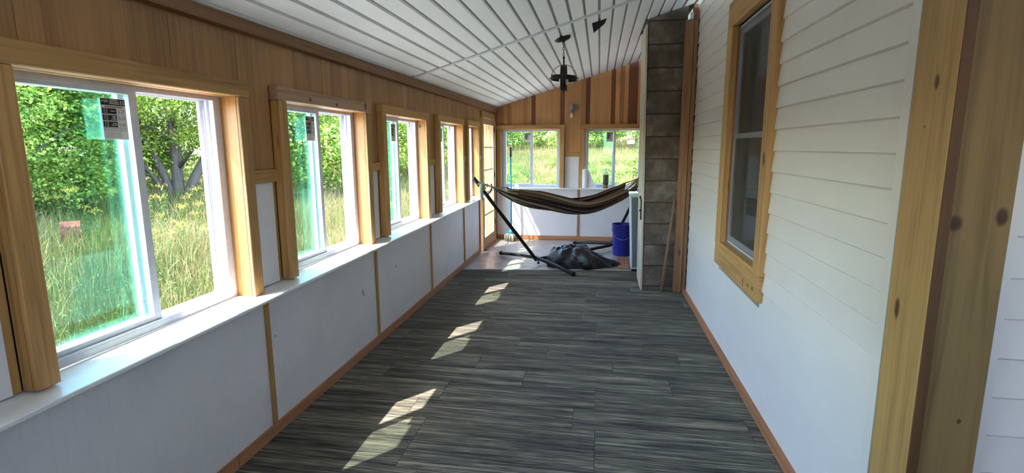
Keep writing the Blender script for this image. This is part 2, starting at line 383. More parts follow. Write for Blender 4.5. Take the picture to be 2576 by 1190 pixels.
def crossbar(n, y0, y1, d, m_):
    MB().hexa([(.0,y0,zc(0,y0)-d),(XR,y0,zc(XR,y0)-d),(XR,y1,zc(XR,y1)-d),(.0,y1,zc(0,y1)-d)], [(.0,y0,zc(0,y0)+.013),(XR,y0,zc(XR,y0)+.013),(XR,y1,zc(XR,y1)+.013),(.0,y1,zc(0,y1)+.013)]).build(n, m_, ceiling)
crossbar('joint_strip', 4.872, 4.905, .007, M['vinyl']); crossbar('joint_strip', 4.912, 4.945, .004, M['vinyl'])

# --- window builder
GEO = {}
def text_geo(s):
    if s not in GEO:
        cu = bpy.data.curves.new('t', 'FONT'); cu.body = s; cu.size = 1.0; o = bpy.data.objects.new('t', cu); COL.objects.link(o)
        bpy.context.view_layer.update(); dg = bpy.context.evaluated_depsgraph_get(); me = bpy.data.meshes.new_from_object(o.evaluated_get(dg))
        v = np.array([tuple(p.co) for p in me.vertices]); GEO[s] = (v[:, :2]-v[:, :2].min(0), [tuple(p.vertices) for p in me.polygons])
        bpy.data.objects.remove(o); bpy.data.curves.remove(cu); bpy.data.meshes.remove(me)
    return GEO[s]

def sticker(win, P, u0, ztop, wv, Wd=.108, Hd=.155):
    q = lambda fx, fy, d=0.0: P(u0+fx*Wd, wv+d, ztop-fy*Hd)
    def rects(name, rs, m, par, d):
        b = MB()
        for (a, c, e, g) in rs:
            b.hexa([q(a,g,d),q(e,g,d),q(e,g,d+.0004),q(a,g,d+.0004)], [q(a,c,d),q(e,c,d),q(e,c,d+.0004),q(a,c,d+.0004)])
        return b.build(name, m, par)
    lab = rects('energy_label', [(0,0,1,1)], M['paper'], win, 0.0)
    tag(lab, 'black and white printed energy label stuck on the glass')
    rows = (.245, .405, .565)
    blk = [(.02,.015,.98,.17)]+[(.04,r,.60,r+.13) for r in rows]
    rects('print_block', blk, M['print'], lab, .0004)
    ln = [(.02,.235,.98,.24)]+[(.04,r+.138,.98,r+.143) for r in rows]+[(.04,.72,.98,.725),(.04,.785,.98,.79),(.04,.72,.045,.79),(.975,.72,.98,.79)]+[(.16,.196,.86,.216)]
    rects('print_line', ln, M['print'], lab, .0004)
    gr = [(.07,.745,.9,.75),(.07,.765,.85,.77)]+[(.06,.83+i*.028,.72,.838+i*.028) for i in range(5)]
    rects('fine_print', gr, M['printgrey'], lab, .0004)
    ic = []
    for r in rows: ic += [(.10,r+.02,.23,r+.028),(.10,r+.102,.23,r+.11),(.10,r+.02,.115,r+.11),(.215,r+.02,.23,r+.11),(.10,r+.062,.23,r+.068)]
    ic += [(.79,.05,.95,.06),(.79,.13,.95,.14),(.79,.05,.81,.14),(.93,.05,.95,.14),(.85,.085,.89,.105),(.38,.03,.68,.05),(.35,.075,.74,.093),(.35,.118,.74,.136)]
    ic += [(.40,rows[1]+.025,.56,rows[1]+.04),(.42,rows[1]+.057,.54,rows[1]+.072),(.36,rows[1]+.09,.58,rows[1]+.105),(.40,rows[2]+.035,.56,rows[2]+.05),(.34,rows[2]+.075,.58,rows[2]+.09),(.36,rows[0]+.055,.55,rows[0]+.07)]
    rects('white_print', ic, M['paper'], lab, .0009)
    def txt(s, fx, fy, h, wid, m, d):
        v, fs = text_geo(s); mx = v.max(0); b = MB()
        b.add([q(fx+p[0]/mx[0]*wid, fy+h-p[1]/mx[1]*h, d) for p in v], fs); b.build('label_text', m, lab)
    txt('RJB', .06, .045, .07, .24, M['paper'], .0011)
    for s, r in zip(('0.27', '0.23', '0.42'), rows): txt(s, .66, r+.025, .085, .28, M['print'], .0007)

def window(name, u0, u1, z0, z1, P, label, hx, hy, stick=True, casing=.075, lc=True, rc=True, headext=.008):
    cx_, cy_, cz_ = P((u0+u1)/2, -.06, z0)
    wn = tag(empty(name, (cx_, cy_, cz_)), label, 'window', kind='structure')
    a, b = u0+casing, u1-casing
    def B(n, m, ua, ub, wa, wb, za, zb, par=wn, bevel=0):
        p, q = P(ua, wa, za), P(ub, wb, zb)
        return bx(n, m, par, p[0], q[0], p[1], q[1], za, zb, bevel)
    B('side_casing', M['pine_z'], u0, a, .0262, .045, z0, z1, bevel=.003); B('side_casing', M['pine_z'], b, u1, .0262, .045, z0, z1, bevel=.003)
    B('casing_block', M['pine_z'], u0, a-.0222, -.010, .0258, z0, z1); B('casing_block', M['pine_z'], b+.0222, u1, -.010, .0258, z0, z1)
    B('head_casing', M['pink_pine_y'] if name == 'window_3' else M['pine_'+hx], u0-headext, u1+headext, -.010, .049, z1+.001, z1+.076, bevel=.004)
    B('jamb', M['jamb_z'], a-.022, a, -.06, .0258, z0, z1); B('jamb', M['jamb_knot'] if name == 'window_4' else M['jamb_z'], b, b+.022, -.06, .0258, z0, z1)
    B('head_jamb', M['jamb_'+hx], a, b, -.06, -.011, z1, z1+.02)
    # vinyl frame
    fr = MB(); F = .032
    def fb(ua, ub, wa, wb, za, zb):
        p, q = P(ua, wa, za), P(ub, wb, zb); fr.box(min(p[0],q[0]), max(p[0],q[0]), min(p[1],q[1]), max(p[1],q[1]), za, zb)
    FT, FB = .014, .026
    fb(a, a+F, -.15, -.06, z0, z1); fb(b-F, b, -.15, -.06, z0, z1); fb(a+F, b-F, -.15, -.06, z1-FT, z1); fb(a+F, b-F, -.15, -.06, z0, z0+FB)
    for wv in (-.064, -.102, -.142):                                 # raised track fins
        fb(b-F-.013, b-F, wv-.004, wv+.003, z0+FB, z1-FT); fb(a+F, b-F-.0132, wv-.004, wv+.003, z0+FB, z0+FB+.010); fb(a+F, b-F-.0132, wv-.004, wv+.003, z1-FT-.007, z1-FT)
    fb(b-F-.03, b-F-.014, -.138, -.124, z0+FB, z1-FT); fb(a+F, b-F-.0302, -.1375, -.1245, z0+FB, z0+FB+.016); fb(a+F, b-F-.0302, -.1375, -.1245, z1-FT-.012, z1-FT)
    fr.build('frame', M['vinyl'], wn)
    mid = (a+b)/2
    def sash(ua, ub, wv):
        T = .036; TR = .020; za, zb = z0+FB+.002, z1-FT-.001; s = MB()
        def sb(p0, p1, q0, q1):
            p, q = P(p0, wv-.012, q0), P(p1, wv+.012, q1); s.box(min(p[0],q[0]), max(p[0],q[0]), min(p[1],q[1]), max(p[1],q[1]), q0, q1)
        sb(ua, ua+T, za, zb); sb(ub-T, ub, za, zb); sb(ua+T, ub-T, za, za+TR+.008); sb(ua+T, ub-T, zb-TR, zb)
        so_ = s.build('sash', M['vinyl'], wn)
        B('glass_pane', M['glass'], ua+T-.004, ub-T+.004, wv-.002, wv+.002, za+TR+.004, zb-TR+.004, so_)
    sash(a+F+.002, mid+.038, -.084); sash(a+F+.002, mid+.022, -.118)
    if stick: sticker(wn, P, mid+.038-.034-.012-.108, z1-.056, -.0815)
    return a, b

PL = lambda u, wv, z: (wv, u, z)
PF = lambda u, wv, z: (u, YF-wv, z)
LW = [(-.13, 1.03), (1.300, 2.458), (2.715, 3.890), (4.130, 5.310), (5.645, 6.760), (6.955, 7.690)]
names = ['sliding window out of view at the near end', 'nearest sliding window, showing the red machine and a forked tree outside', 'second sliding window from the near end with pinkish knotty head board', 'third sliding window, with one large knot in its lit right jamb',
         'fourth sliding window from the near end', 'narrow last sliding window beside the glazed door']
OPEN = []
for i, (u0, u1) in enumerate(LW):
    um = (u0+u1)/2
    a, b = window('window_%d' % (i+1), u0, u1, zs(um)+.001, zh(um), PL, names[i]+', on the left wall', 'y', 'x', stick=(i < 5), headext=.008 if i < 4 else .0)
    OPEN.append((a, b, zs(um), zh(um)))

# --- left wall shell (with holes), boards and panels on it
wl = MB(); T0, T1 = -.16, -.062
def wallbox(y0, y1, z0, z1):
    if y1-y0 > .002 and z1-z0 > .002: wl.box(T0, T1, y0, y1, z0, z1)
prev = YB
for (a, b, z0, z1) in OPEN:
    wallbox(prev, a, -.5, 2.20); wallbox(a, b, -.5, z0-.03); wallbox(a, b, z1+.001, 2.20); prev = b
wallbox(prev, 7.80, -.5, 2.20); wallbox(7.80, 9.04, 2.13, 2.20); wallbox(9.04, YF+.15, -.5, 2.20); wallbox(7.80, 7.90, .86, 2.13)
wall_left = tag(wl.build('wall_left', M['shell']), 'left wall with wood boards above a white sill and white panels below', 'wall', kind='structure')
# upper veneer planks
def plank_bottom(y0, y1):
    for (u0, u1) in LW:
        if y1 > u0-.005 and y0 < u1+.005: return None
    return 1.489
y = YB
edges = sorted([YB, 7.93]+[e for u in LW for e in (u[0]-.009, u[1]+.009)])
cuts = []
for e0, e1 in zip(edges[:-1], edges[1:]):
    n = max(1, round((e1-e0)/.125)); q = [e0+(e1-e0)*(i+(random.uniform(-.25,.25) if 0 < i < n else 0))/n for i in range(n+1)]
    cuts += list(zip(q[:-1], q[1:]))
for (y0, y1) in cuts:
    if y1-y0 < .004: continue
    m = (y0+y1)/2; zb = 1.489
    for (u0, u1) in LW:
        if u0-.01 < m < u1+.01: zb = zh((u0+u1)/2)+.077
    bx('wall_plank', M['plank'], wall_left, -.060, -.010+random.uniform(-.0012, .0012), y0+.0006, y1-.0006, zb, 2.19)
bx('wall_plank', M['plank'], wall_left, -.060, -.010, 7.93, YF-.002, 2.14, 2.19)
# rails and white infill panels between the windows
def grooved(name, y0, y1, z0, z1, xf, parent, pitch=.0425, P=PL):
    """beadboard sheet: flat strips with V grooves, seen face at depth xf"""
    n = max(1, int((y1-y0)/pitch)); m = MB(); prof = [(y0, 0)]
    for i in range(1, n):
        c = y0+(y1-y0)*i/n; prof += [(c-.002, 0), (c, -.0008), (c+.002, 0)]
    prof.append((y1, 0)); k = len(prof); vs = []
    for z in (z0, z1): vs += [P(u, xf+d, z) for u, d in prof]
    vs += [P(y0, xf-.006, z0), P(y1, xf-.006, z0), P(y0, xf-.006, z1), P(y1, xf-.006, z1)]
    fs = [(i, i+1, k+i+1, k+i) for i in range(k-1)]+[(2*k, 2*k+1, 2*k+3, 2*k+2), (0, k, 2*k+2, 2*k), (k-1, 2*k+1, 2*k+3, 2*k-1)]
    fs += [tuple([2*k+2]+list(range(k, 2*k))+[2*k+3])[::-1], tuple([2*k]+list(range(0, k))+[2*k+1])]
    m.add(vs, fs); return m.build(name, M['panel'], parent)
gaps = [(YB, LW[0][0])]+[(LW[i][1], LW[i+1][0]) for i in range(5)]+[(LW[5][1], 7.90)]
for (g0, g1) in gaps:
    if g1-g0 < .05: continue
    bx('cross_rail', M['pine_y'], wall_left, -.060, .012, g0+.001, g1-.001, 1.418, 1.487, .003)
    zb = zs((g0+g1)/2)
    if g1-g0 > .1: grooved('infill_panel', g0+.030, g1-.030, zb+.004, 1.416, -.012, wall_left)
    for s in (g0+.001, g1-.029): bx('backing_strip', M['pine_z'], wall_left, -.060, -.016, s, s+.028, zb+.004, 1.416)
# lower panels, battens
seams = [YB, 1.10, 2.530, 3.983, 5.420, 6.865, 7.80]
for s0, s1 in zip(seams[:-1], seams[1:]):
    grooved('lower_panel', s0+.001, s1-.001, .012, .818+.0085*s0-.004, -.012, wall_left)
for s in seams[1:-1]+[7.815]:
    bx('batten', M['pine_z'] if s < 7.5 else M['red_pine'], wall_left, -.0118, .001, s-.016, s+.016, .064, .806+.0085*s)
for j in range(1):
    bx('wall_end_stud', M['red_pine'], wall_left, -.060, -.004, 7.832, 7.872, .012, .86)
for (yy, zz, ss) in ((3.73, .50, .022), (3.745, .475, .016), (4.42, .55, .016), (2.60, .56, .010), (1.155, .755, .022)):
    k = MB(); q = [(yy+ss*random.uniform(.35, 1)*math.cos(a*.785), zz+1.3*ss*random.uniform(.3, 1)*math.sin(a*.785)) for a in range(8)]
    k.add([(-.0117, a, b_) for a, b_ in q]+[(-.0110, a, b_) for a, b_ in q], [tuple(range(8)), tuple(range(15, 7, -1))]+[(i, i+8, (i+1)%8+8, (i+1)%8) for i in range(8)]); k.build('scuff', M['printgrey'], wall_left)
# sill shelf
sl_ = MB(); ys = YB; pts = []
sillm = MB().hexa([(-.061,YB,zs(YB)-.018),(.130,YB,zs(YB)-.024),(.130,7.93,zs(7.93)-.024),(-.061,7.93,zs(7.93)-.018)], [(-.061,YB,zs(YB)),(.130,YB,zs(YB)-.007),(.130,7.93,zs(7.93)-.007),(-.061,7.93,zs(7.93))])
tag(sillm.build('trim_1', M['sill'], bevel=.003), 'long white window sill shelf running along the left wall', 'window sill', kind='structure')
# baseboards and top trim
bl = tag(empty('baseboard_left', (-.004, 3.4, 0)), 'brown wooden baseboard along the left wall below the white panels', 'baseboard', kind='structure')
for p0, p1 in ((YB, 2.198), (2.202, 5.0), (5.004, 7.79)):
    MB().hexa([(-.0115,p0,0),(.006,p0,0),(.006,p1,0),(-.0115,p1,0)], [(-.0115,p0,.062),(.001,p0,.062),(.001,p1,.062),(-.0115,p1,.062)]).build('board', M['base_wood'], bl)
tt = tag(empty('trim_2', (.01, 4, 2.165)), 'brown wood trim strip where the left wall meets the ceiling', 'trim', kind='structure')
for p0, p1 in ((YB, 4.5), (4.503, YF-.004)):
    q0, q1 = 2.158+.0022*p0, 2.158+.0022*p1
    MB().hexa([(-.012,p0,q0),(.030,p0,q0+.005),(.030,p1,q1+.005),(-.012,p1,q1)], [(-.012,p0,zc(0,p0)-.008),(.038,p0,zc(.038,p0)-.002),(.038,p1,zc(.038,p1)-.002),(-.012,p1,zc(0,p1)-.008)]).build('strip', M['trim_wood'], tt)

# --- glazed door at the far end of the left wall
dr = tag(empty('door_1', (-.02, 8.45, 0)), 'glazed wooden door of fifteen panes at the far end of the left wall', 'door', kind='structure')
for (y0, y1) in ((7.945, 8.02), (8.905, 9.0)): bx('door_jamb', M['pine_z'], dr, -.16, .020, y0, y1, 0, 2.05, .004)
bx('door_head', M['pine_y'], dr, -.16, .022, 7.945, 9.0, 2.052, 2.14, .004)
bx('threshold', M['brown_board'], dr, -.16, .03, 8.021, 8.904, -.004, .018)
lf = MB(); dy0, dy1, dz0, dz1 = 8.026, 8.90, .025, 2.045; xa, xb = -.012, .012
ST = .06; 
lf.box(xa, xb, dy0, dy0+ST, dz0, dz1); lf.box(xa, xb, dy1-ST, dy1, dz0, dz1); lf.box(xa, xb, dy0+ST, dy1-ST, dz0, dz0+.16); lf.box(xa, xb, dy0+ST, dy1-ST, dz1-.09, dz1)
leaf = lf.build('door_leaf', M['door_wood'], dr)
gy0, gy1, gz0, gz1 = dy0+ST, dy1-ST, dz0+.16, dz1-.09
for i in range(1, 3): bx('muntin', M['door_wood'], leaf, -.004, .004, gy0+(gy1-gy0)*i/3-.008, gy0+(gy1-gy0)*i/3+.008, gz0, gz1)
for j in range(1, 5):
    for i in range(3):
        bx('muntin', M['door_wood'], leaf, -.004, .004, gy0+(gy1-gy0)*i/3+.009, gy0+(gy1-gy0)*(i+1)/3-.009, gz0+(gz1-gz0)*j/5-.011, gz0+(gz1-gz0)*j/5+.011)
for j in range(5):
    for i in range(3):
        bx('glass_pane', M['glass_clear'], leaf, -.001, .001, gy0+(gy1-gy0)*i/3+.011, gy0+(gy1-gy0)*(i+1)/3-.011, gz0+(gz1-gz0)*j/5+.011, gz0+(gz1-gz0)*(j+1)/5-.011)
h = MB(); h.lathe((.012, dy0+.03, 1.02), [(.026,0),(.026,.008),(.009,.01),(.009,.035),(.024,.042),(.028,.055),(.02,.068),(.004,.072)], 14, Matrix.Rotation(math.radians(90), 3, 'Y')); h.build('door_knob', M['galv'], leaf, smooth=True)
for z in (.3, 1.1, 1.85): bx('hinge', M['black'], dr, .0125, .024, 8.893, 8.904, z, z+.09)

# --- far wall
FW = [(.015, 1.180), (1.440, 2.560)]
fz0, fz1 = .912, 1.900
wf = MB()
opn = []
window('window_7', FW[0][0], FW[0][1], fz0+.001, fz1, PF, 'left sliding window in the far wall, behind the mop', 'x', 'y')
window('window_8', FW[1][0], FW[1][1], fz0+.001, fz1, PF, 'right sliding window in the far wall, behind the paper towels, partly hidden by chimney', 'x', 'y')
px = -.16
for (u0, u1) in FW:
    a, b = u0+.075, u1-.075
    wf.box(px, a, YF+.062, YF+.16, -.5, 2.2); wf.box(a, b, YF+.062, YF+.16, -.5, fz0-.03); wf.box(a, b, YF+.062, YF+.16, fz1+.001, 2.2); px = b
wf.box(px, 2.9, YF+.062, YF+.16, -.5, 2.2)
wf.hexa([(-.16,YF+.062,2.2),(2.9,YF+.062,2.2),(2.9,YF+.16,2.2),(-.16,YF+.16,2.2)], [(-.16,YF+.062,zc(-.16,YF)),(2.9,YF+.062,zc(2.9,YF)),(2.9,YF+.16,zc(2.9,YF)),(-.16,YF+.16,zc(-.16,YF))])
wall_far = tag(wf.build('wall_far', M['shell']), 'far end wall with cedar boards above two windows and white panels below', 'wall', kind='structure')
pe = [.0,.128,.198,.267,.342,.473,.548,.616,.684,.962,1.102,1.176,1.323,1.449,1.528,1.600,1.738,1.875,1.941,2.012,2.083,2.154,2.219,2.373,2.443,2.56,2.66,2.76]
tone = 'MLMLLMLDLLDLLMDLLLDLMLDLMLLL'
for i in range(len(pe)-1):
    a, b = pe[i]+.0008, pe[i+1]-.0008; c = (a+b)/2
    zb = fz1+.078
    if FW[0][1]+.008 < c < FW[1][0]-.008: zb = 1.512
    if a < FW[0][1] < b-.01: pass
    m_ = {'L': M['cedar_light'], 'M': M['cedar_mid'], 'D': M['cedar_dark']}[tone[i]]
    e = random.uniform(-.0015, .0015)
    MB().hexa([(a,YF+.011+e,zb),(b,YF+.011+e,zb),(b,YF+.06,zb),(a,YF+.06,zb)], [(a,YF+.011+e,zc(a,YF)-.001),(b,YF+.011+e,zc(b,YF)-.001),(b,YF+.06,zc(b,YF)-.001),(a,YF+.06,zc(a,YF)-.001)]).build('cedar_plank', m_, wall_far)
bx('cross_rail', M['pine_x'], wall_far, 1.19, 1.438, YF-.012, YF+.06, 1.444, 1.510, .003)
grooved('infill_panel', 1.19, 1.430, fz0+.003, 1.442, -.012, wall_far, P=PF)
grooved('lower_panel', .003, 1.414, .068, fz0-.022, -.012, wall_far, P=PF)
grooved('lower_panel', 1.447, 2.76, .068, fz0-.022, -.012, wall_far, P=PF)
bx('batten', M['base_wood'], wall_far, 1.416, 1.446, YF-.002, YF+.0118, .068, fz0-.022)
tag(bx('trim_3', M['sill'], None, .004, 2.75, YF-.115, YF+.061, fz0-.019, fz0, .002), 'white window sill shelf under the two far windows', 'window sill', kind='structure')
tag(bx('baseboard_far', M['base_wood_x'], None, .004, 2.76, YF-.006, YF+.012, 0, .066, .002), 'brown wooden baseboard along the far wall', 'baseboard', kind='structure')

# --- right wall: clapboard siding of the house
WY0, WY1, WZ0, WZ1 = 3.27, 4.48, .667, 2.670        # outer edges of the window casing
OY0, OY1, OZ0, OZ1 = 3.40, 4.40, .86, 2.50          # opening
wr = MB()
wr.box(2.772, 2.92, 1.70, OY0, -.3, 3.02); wr.box(2.772, 2.92, OY1, YF+.1, -.3, 3.02); wr.box(2.772, 2.92, OY0, OY1, -.3, OZ0); wr.box(2.772, 2.92, OY0, OY1, OZ1, 3.02)
wall_right = tag(wr.build('wall_right', M['shell']), 'white painted clapboard house wall along the right side', 'wall', kind='structure')
LAP = .1195; z00 = 1.572-LAP*13
def clap(y0, y1, z):
    t = z+LAP-.002; zb = max(z, .004); wv = .0022*random.uniform(-1, 1)
    pr = [(XR+.0055+wv,zb),(XR+wv,zb+.0055),(XR+.0105,t+.004),(XR+.0205,t+.004),(XR+.0205,zb)]
    MB().add([(p,y0,q) for p, q in pr]+[(p,y1,q) for p, q in pr], [(0,1,2,3,4),(9,8,7,6,5)]+[(i,i+5,(i+1)%5+5,(i+1)%5) for i in range(5)]).build('clapboard', M['siding'], wall_right)
for k in range(26):
    z = z00+LAP*k
    if z+LAP > 3.03 or z+LAP < .02: continue
    if z+LAP > WZ0+.03 and z < WZ1-.02: clap(1.702, WY0+.045, z); clap(WY1-.045, 6.02, z)
    else: clap(1.702, 6.02, z)
# the far end of the house wall behind the chimney
bx('wall_board', M['plank'], wall_right, XR, XR+.02, 6.03, YF, 0, 2.98)
MB().box(2.712, 2.7488, 1.84, 5.94, 0, .022).build('baseboard_right', M['base_wood'])
o = bpy.data.objects['baseboard_right']; tag(o, 'thin brown wooden strip along the foot of the white siding', 'baseboard', kind='structure')
bx('strip_cap', M['base_wood'], o, 2.722, 2.7488, 1.84, 5.94, .0222, .034)

# house wall facing the camera, beyond the corner posts
YS = 1.655
wr2 = MB().box(2.772, 4.4, YS+.022, YS+.15, -.3, 3.02)
wall_side = tag(wr2.build('wall_near', M['shell']), 'short white clapboard house wall facing the camera at right edge', 'wall', kind='structure')
z0_ = .634*.88+1.6*.12
for k in range(-6, 22):
    z = .7495+LAP*k
    if z < 0: continue
    if z+LAP > 3.0: break
    pr = [(YS+.0055,z),(YS,z+.0055),(YS+.0105,z+LAP+.002),(YS+.0205,z+LAP+.002),(YS+.0205,z)]
    MB().add([(2.918,p,q) for p, q in pr]+[(4.39,p,q) for p, q in pr], [(0,1,2,3,4),(9,8,7,6,5)]+[(i,i+5,(i+1)%5+5,(i+1)%5) for i in range(5)]).build('clapboard', M['siding'], wall_side)
bx('corner_trim', M['siding'], wall_side, 2.8865, 2.916, YS-.006, YS+.021, .003, 2.99)
t4 = tag(empty('trim_4', (2.79, 1.7, 0)), 'tall treated lumber corner posts at the end of the siding', 'post', kind='structure')
MB().box(2.700, 2.7305, 1.624, 1.822, .002, 2.98).build('corner_post', M['post'], t4, bevel=.0015)
bx('post_edge', M['edge_wood'], t4, 2.7025, 2.7300, 1.6195, 1.6235, .002, 2.98)
MB().box(2.7315, 2.8855, 1.632, 1.676, .002, 2.98).build('corner_board', M['post_b'], t4, bevel=.002)
bx('channel_strip', M['galv'], t4, 2.703, 2.7300, 1.8225, 1.832, .002, 2.98)
bx('end_trim', M['siding'], t4, 2.7425, 2.7470, 1.836, 1.962, .04, 2.98)
scr = MB(); scr.lathe((2.7, 1.74, 1.655), [(.004,-.001),(.0042,.001),(.003,.002)], 10, Matrix.Rotation(math.radians(-90), 3, 'Y')); scr.build('screw', M['brass'], t4)

# --- unseen near end behind the camera: wall and opening added to shape the light
wb = MB(); wb.box(-.16, 1.9, YB-.1, YB, -.3, 3.1); wb.box(2.6, 4.5, YB-.1, YB, -.3, 3.3); wb.box(1.9, 2.6, YB-.1, YB, -.3, 1.4); wb.box(1.9, 2.6, YB-.1, YB, 2.1, 3.1); wb.box(4.4, 4.5, YB, 1.65, -.3, 3.4)
tag(wb.build('wall_back', M['panel']), 'unseen white end wall behind the camera with an opening added for light', 'wall', kind='structure')
# --- house window
hw = tag(empty('window_9', (2.78, 3.875, WZ0)), 'dark double hung house window in a wide pine frame on the white siding', 'window', kind='structure')
bx('head_casing', M['pine_y'], hw, 2.722, 2.768, WY0, WY1, OZ1-.02, WZ1, .004)
bx('bottom_casing', M['pine_knot_y'], hw, 2.722, 2.768, WY0, WY1, WZ0, OZ0-.032, .004)
bx('side_casing', M['pine_knot'], hw, 2.720, 2.768, WY0, WY0+.125, OZ0-.031, OZ1-.021, .004)
bx('side_casing', M['pine_z'], hw, 2.720, 2.768, WY1-.145, WY1, OZ0-.031, OZ1-.021, .004)
bx('inner_sill', M['pine_y'], hw, 2.722, 2.83, OY0+.0, OY1-.07, OZ0-.030, OZ0-.002)
bx('jamb', M['red_pine'], hw, 2.7685, 2.788, OY1-.062, OY1-.046, OZ0, OZ1-.022); bx('jamb', M['red_pine'], hw, 2.7685, 2.788, OY0, OY0+.016, OZ0, OZ1-.022)
ha, hb = OY0+.017, OY1-.063; mz = 1.675
fr = MB(); fr.box(2.784, 2.803, ha, ha+.014, OZ0, OZ1-.022); fr.box(2.784, 2.803, hb-.014, hb, OZ0, OZ1-.022); fr.box(2.784, 2.803, ha+.014, hb-.014, OZ0, OZ0+.02); fr.box(2.784, 2.803, ha+.014, hb-.014, OZ1-.045, OZ1-.022)
fr.build('frame', M['vinyl'], hw)
for (q0, q1, xx) in ((OZ0+.021, mz+.02, 2.790), (mz-.02, OZ1-.047, 2.7975)):
    s = MB(); s.box(xx-.0032, xx+.0032, ha+.015, ha+.036, q0, q1); s.box(xx-.0032, xx+.0032, hb-.036, hb-.015, q0, q1); s.box(xx-.0032, xx+.0032, ha+.036, hb-.036, q0, q0+.035); s.box(xx-.0032, xx+.0032, ha+.036, hb-.036, q1-.036, q1)
    so_ = s.build('sash', M['vinyl'], hw); bx('glass_pane', M['glass_house'], so_, xx-.0015, xx+.0015, ha+.034, hb-.034, q0+.032, q1-.033)
def screen_mat():
    t = NT('insect_screen'); tr = t.n('ShaderNodeBsdfTransparent'); q = t.n('ShaderNodeBsdfDiffuse'); q.inputs[0].default_value = lin(104,102,100)
    mx = t.n('ShaderNodeMixShader'); mx.inputs[0].default_value = .26; t.l(tr.outputs[0], mx.inputs[1]); t.l(q.outputs[0], mx.inputs[2]); t.l(mx.outputs[0], t.out.inputs[0]); return t.m
bx('insect_screen', screen_mat(), hw, 2.7825, 2.7835, ha+.012, hb-.012, OZ0+.012, OZ1-.035)
# dark room behind the window
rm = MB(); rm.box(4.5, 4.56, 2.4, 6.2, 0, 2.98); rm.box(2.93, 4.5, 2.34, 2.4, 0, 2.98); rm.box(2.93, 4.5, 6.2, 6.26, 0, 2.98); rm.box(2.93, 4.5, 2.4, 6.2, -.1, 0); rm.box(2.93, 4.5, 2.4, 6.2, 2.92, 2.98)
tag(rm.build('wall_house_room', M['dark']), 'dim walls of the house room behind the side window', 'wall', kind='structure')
cu = MB(); vs = []; n = 60
for i in range(n+1):
    yy = 4.02+.95*i/n; xx = 2.965+.018*math.sin(i*1.15)+.006*math.sin(i*2.9)
    vs += [(xx, yy, .95), (xx, yy, 2.46), (xx+.004, yy, .95), (xx+.004, yy, 2.46)]
fs = []
for i in range(n):
    a = 4*i; b = a+4; fs += [(a, b, b+1, a+1), (a+2, a+3, b+3, b+2), (a+1, b+1, b+3, a+3), (a, a+2, b+2, b)]
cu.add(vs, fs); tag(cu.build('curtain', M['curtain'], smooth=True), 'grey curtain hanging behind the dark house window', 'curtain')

# --- chimney of concrete blocks with boards
ch = tag(empty('chimney', (2.44, 6.29, 0)), 'square grey concrete block chimney standing against the house wall', 'chimney')
c0 = .050; cp = .2372
xl = lambda z: 2.262-.0150*z            # outer face of the boards, leaning a little
mo = MB(); mo.hexa([(2.294,5.978,0),(2.632,5.978,0),(2.632,6.592,0),(2.294,6.592,0)], [(2.251,5.978,zc(2.246,5.978)-.01),(2.632,5.978,zc(2.632,5.978)-.01),(2.632,6.592,zc(2.632,6.592)-.01),(2.251,6.592,zc(2.246,6.592)-.01)])
mo.build('mortar', M['mortar'], ch)
for k in range(-1, 13):
    z0, z1 = c0+cp*k+.004, c0+cp*(k+1)-.004
    z0 = max(z0, .002)
    for (y0, y1) in ((5.968, 6.277), (6.285, 6.600)):
        j = random.uniform(-.002, .002); x0, x1 = xl(z0)+.026+j, 2.640
        t0, t1 = zc(x0, y0)-.004, zc(x1, y0)-.004
        if z0 > t0-.03:
            xs = x0+(z0-t0)/.297 if z0 > t0 else x0
            if xs < x1-.05: MB().hexa([(xs,y0+j,z0),(x1,y0+j,z0),(x1,y1,z0),(xs,y1,z0)], [(xs,y0+j,max(t0,z0)+.002),(x1,y0+j,t1),(x1,y1,t1),(xs,y1,max(t0,z0)+.002)]).build('concrete_block', M['block'], ch)
            continue
        MB().hexa([(x0,y0+j,z0),(x1,y0+j,z0),(x1,y1,z0),(x0,y1,z0)], [(x0,y0+j,min(z1,t0)),(x1,y0+j,min(z1,t1) if z1 < t0 else t1),(x1,y1,min(z1,t1) if z1 < t0 else t1),(x0,y1,min(z1,t0))]).build('concrete_block', M['block'], ch, bevel=.004)
bo = tag(empty('chimney_board', (2.228, 6.29, 0)), 'pale weathered boards covering the left side of the block chimney', 'board')
for (y0, y1, d) in ((5.962, 6.27, 0), (6.274, 6.60, .002)):
    MB().hexa([(xl(0)+d,y0,.002),(xl(0)+.022,y0,.002),(xl(0)+.022,y1,.002),(xl(0)+d,y1,.002)], [(xl(2.86)+d,y0,2.86),(xl(2.86)+.022,y0,2.86),(xl(2.86)+.022,y1,2.86),(xl(2.86)+d,y1,2.86)]).build('plank', M['grey_board'], bo, bevel=.002)
ht = MB(); hx_ = xl(.9)-.007; ht.bar((hx_, 6.02, .80), (hx_, 6.02, 1.02), .03, .012, (1,0,0)); ht.tube([(hx_,6.02,1.0),(hx_-.010,6.0,1.05),(hx_-.016,5.985,1.065),(hx_-.020,5.972,1.045)], .007, 8); ht.tube([(hx_,6.035,.90),(hx_-.016,6.035,.90)], .012, 8)
ht.build('latch', M['black'], bo)
def stud(name, x0, x1, y0, y1, z0, z1, label):
    return tag(MB().box(x0, x1, y0, y1, z0, z1).build(name, M['red_pine'], bevel=.003), label, 'board')
stud('pine_stud', 2.612, 2.698, 5.925, 5.963, .002, 2.885, 'wide reddish knotty pine stud standing against the front of the chimney')
stud('pine_stud', 2.702, 2.742, 5.940, 6.02, .002, 2.89, 'narrow reddish pine stud between chimney board and white siding')
stud('stud_block', 2.695, 2.745, 5.975, 6.03, 2.895, zc(2.7, 5.97)-.004, 'short pine offcut above the reddish studs under the ceiling')
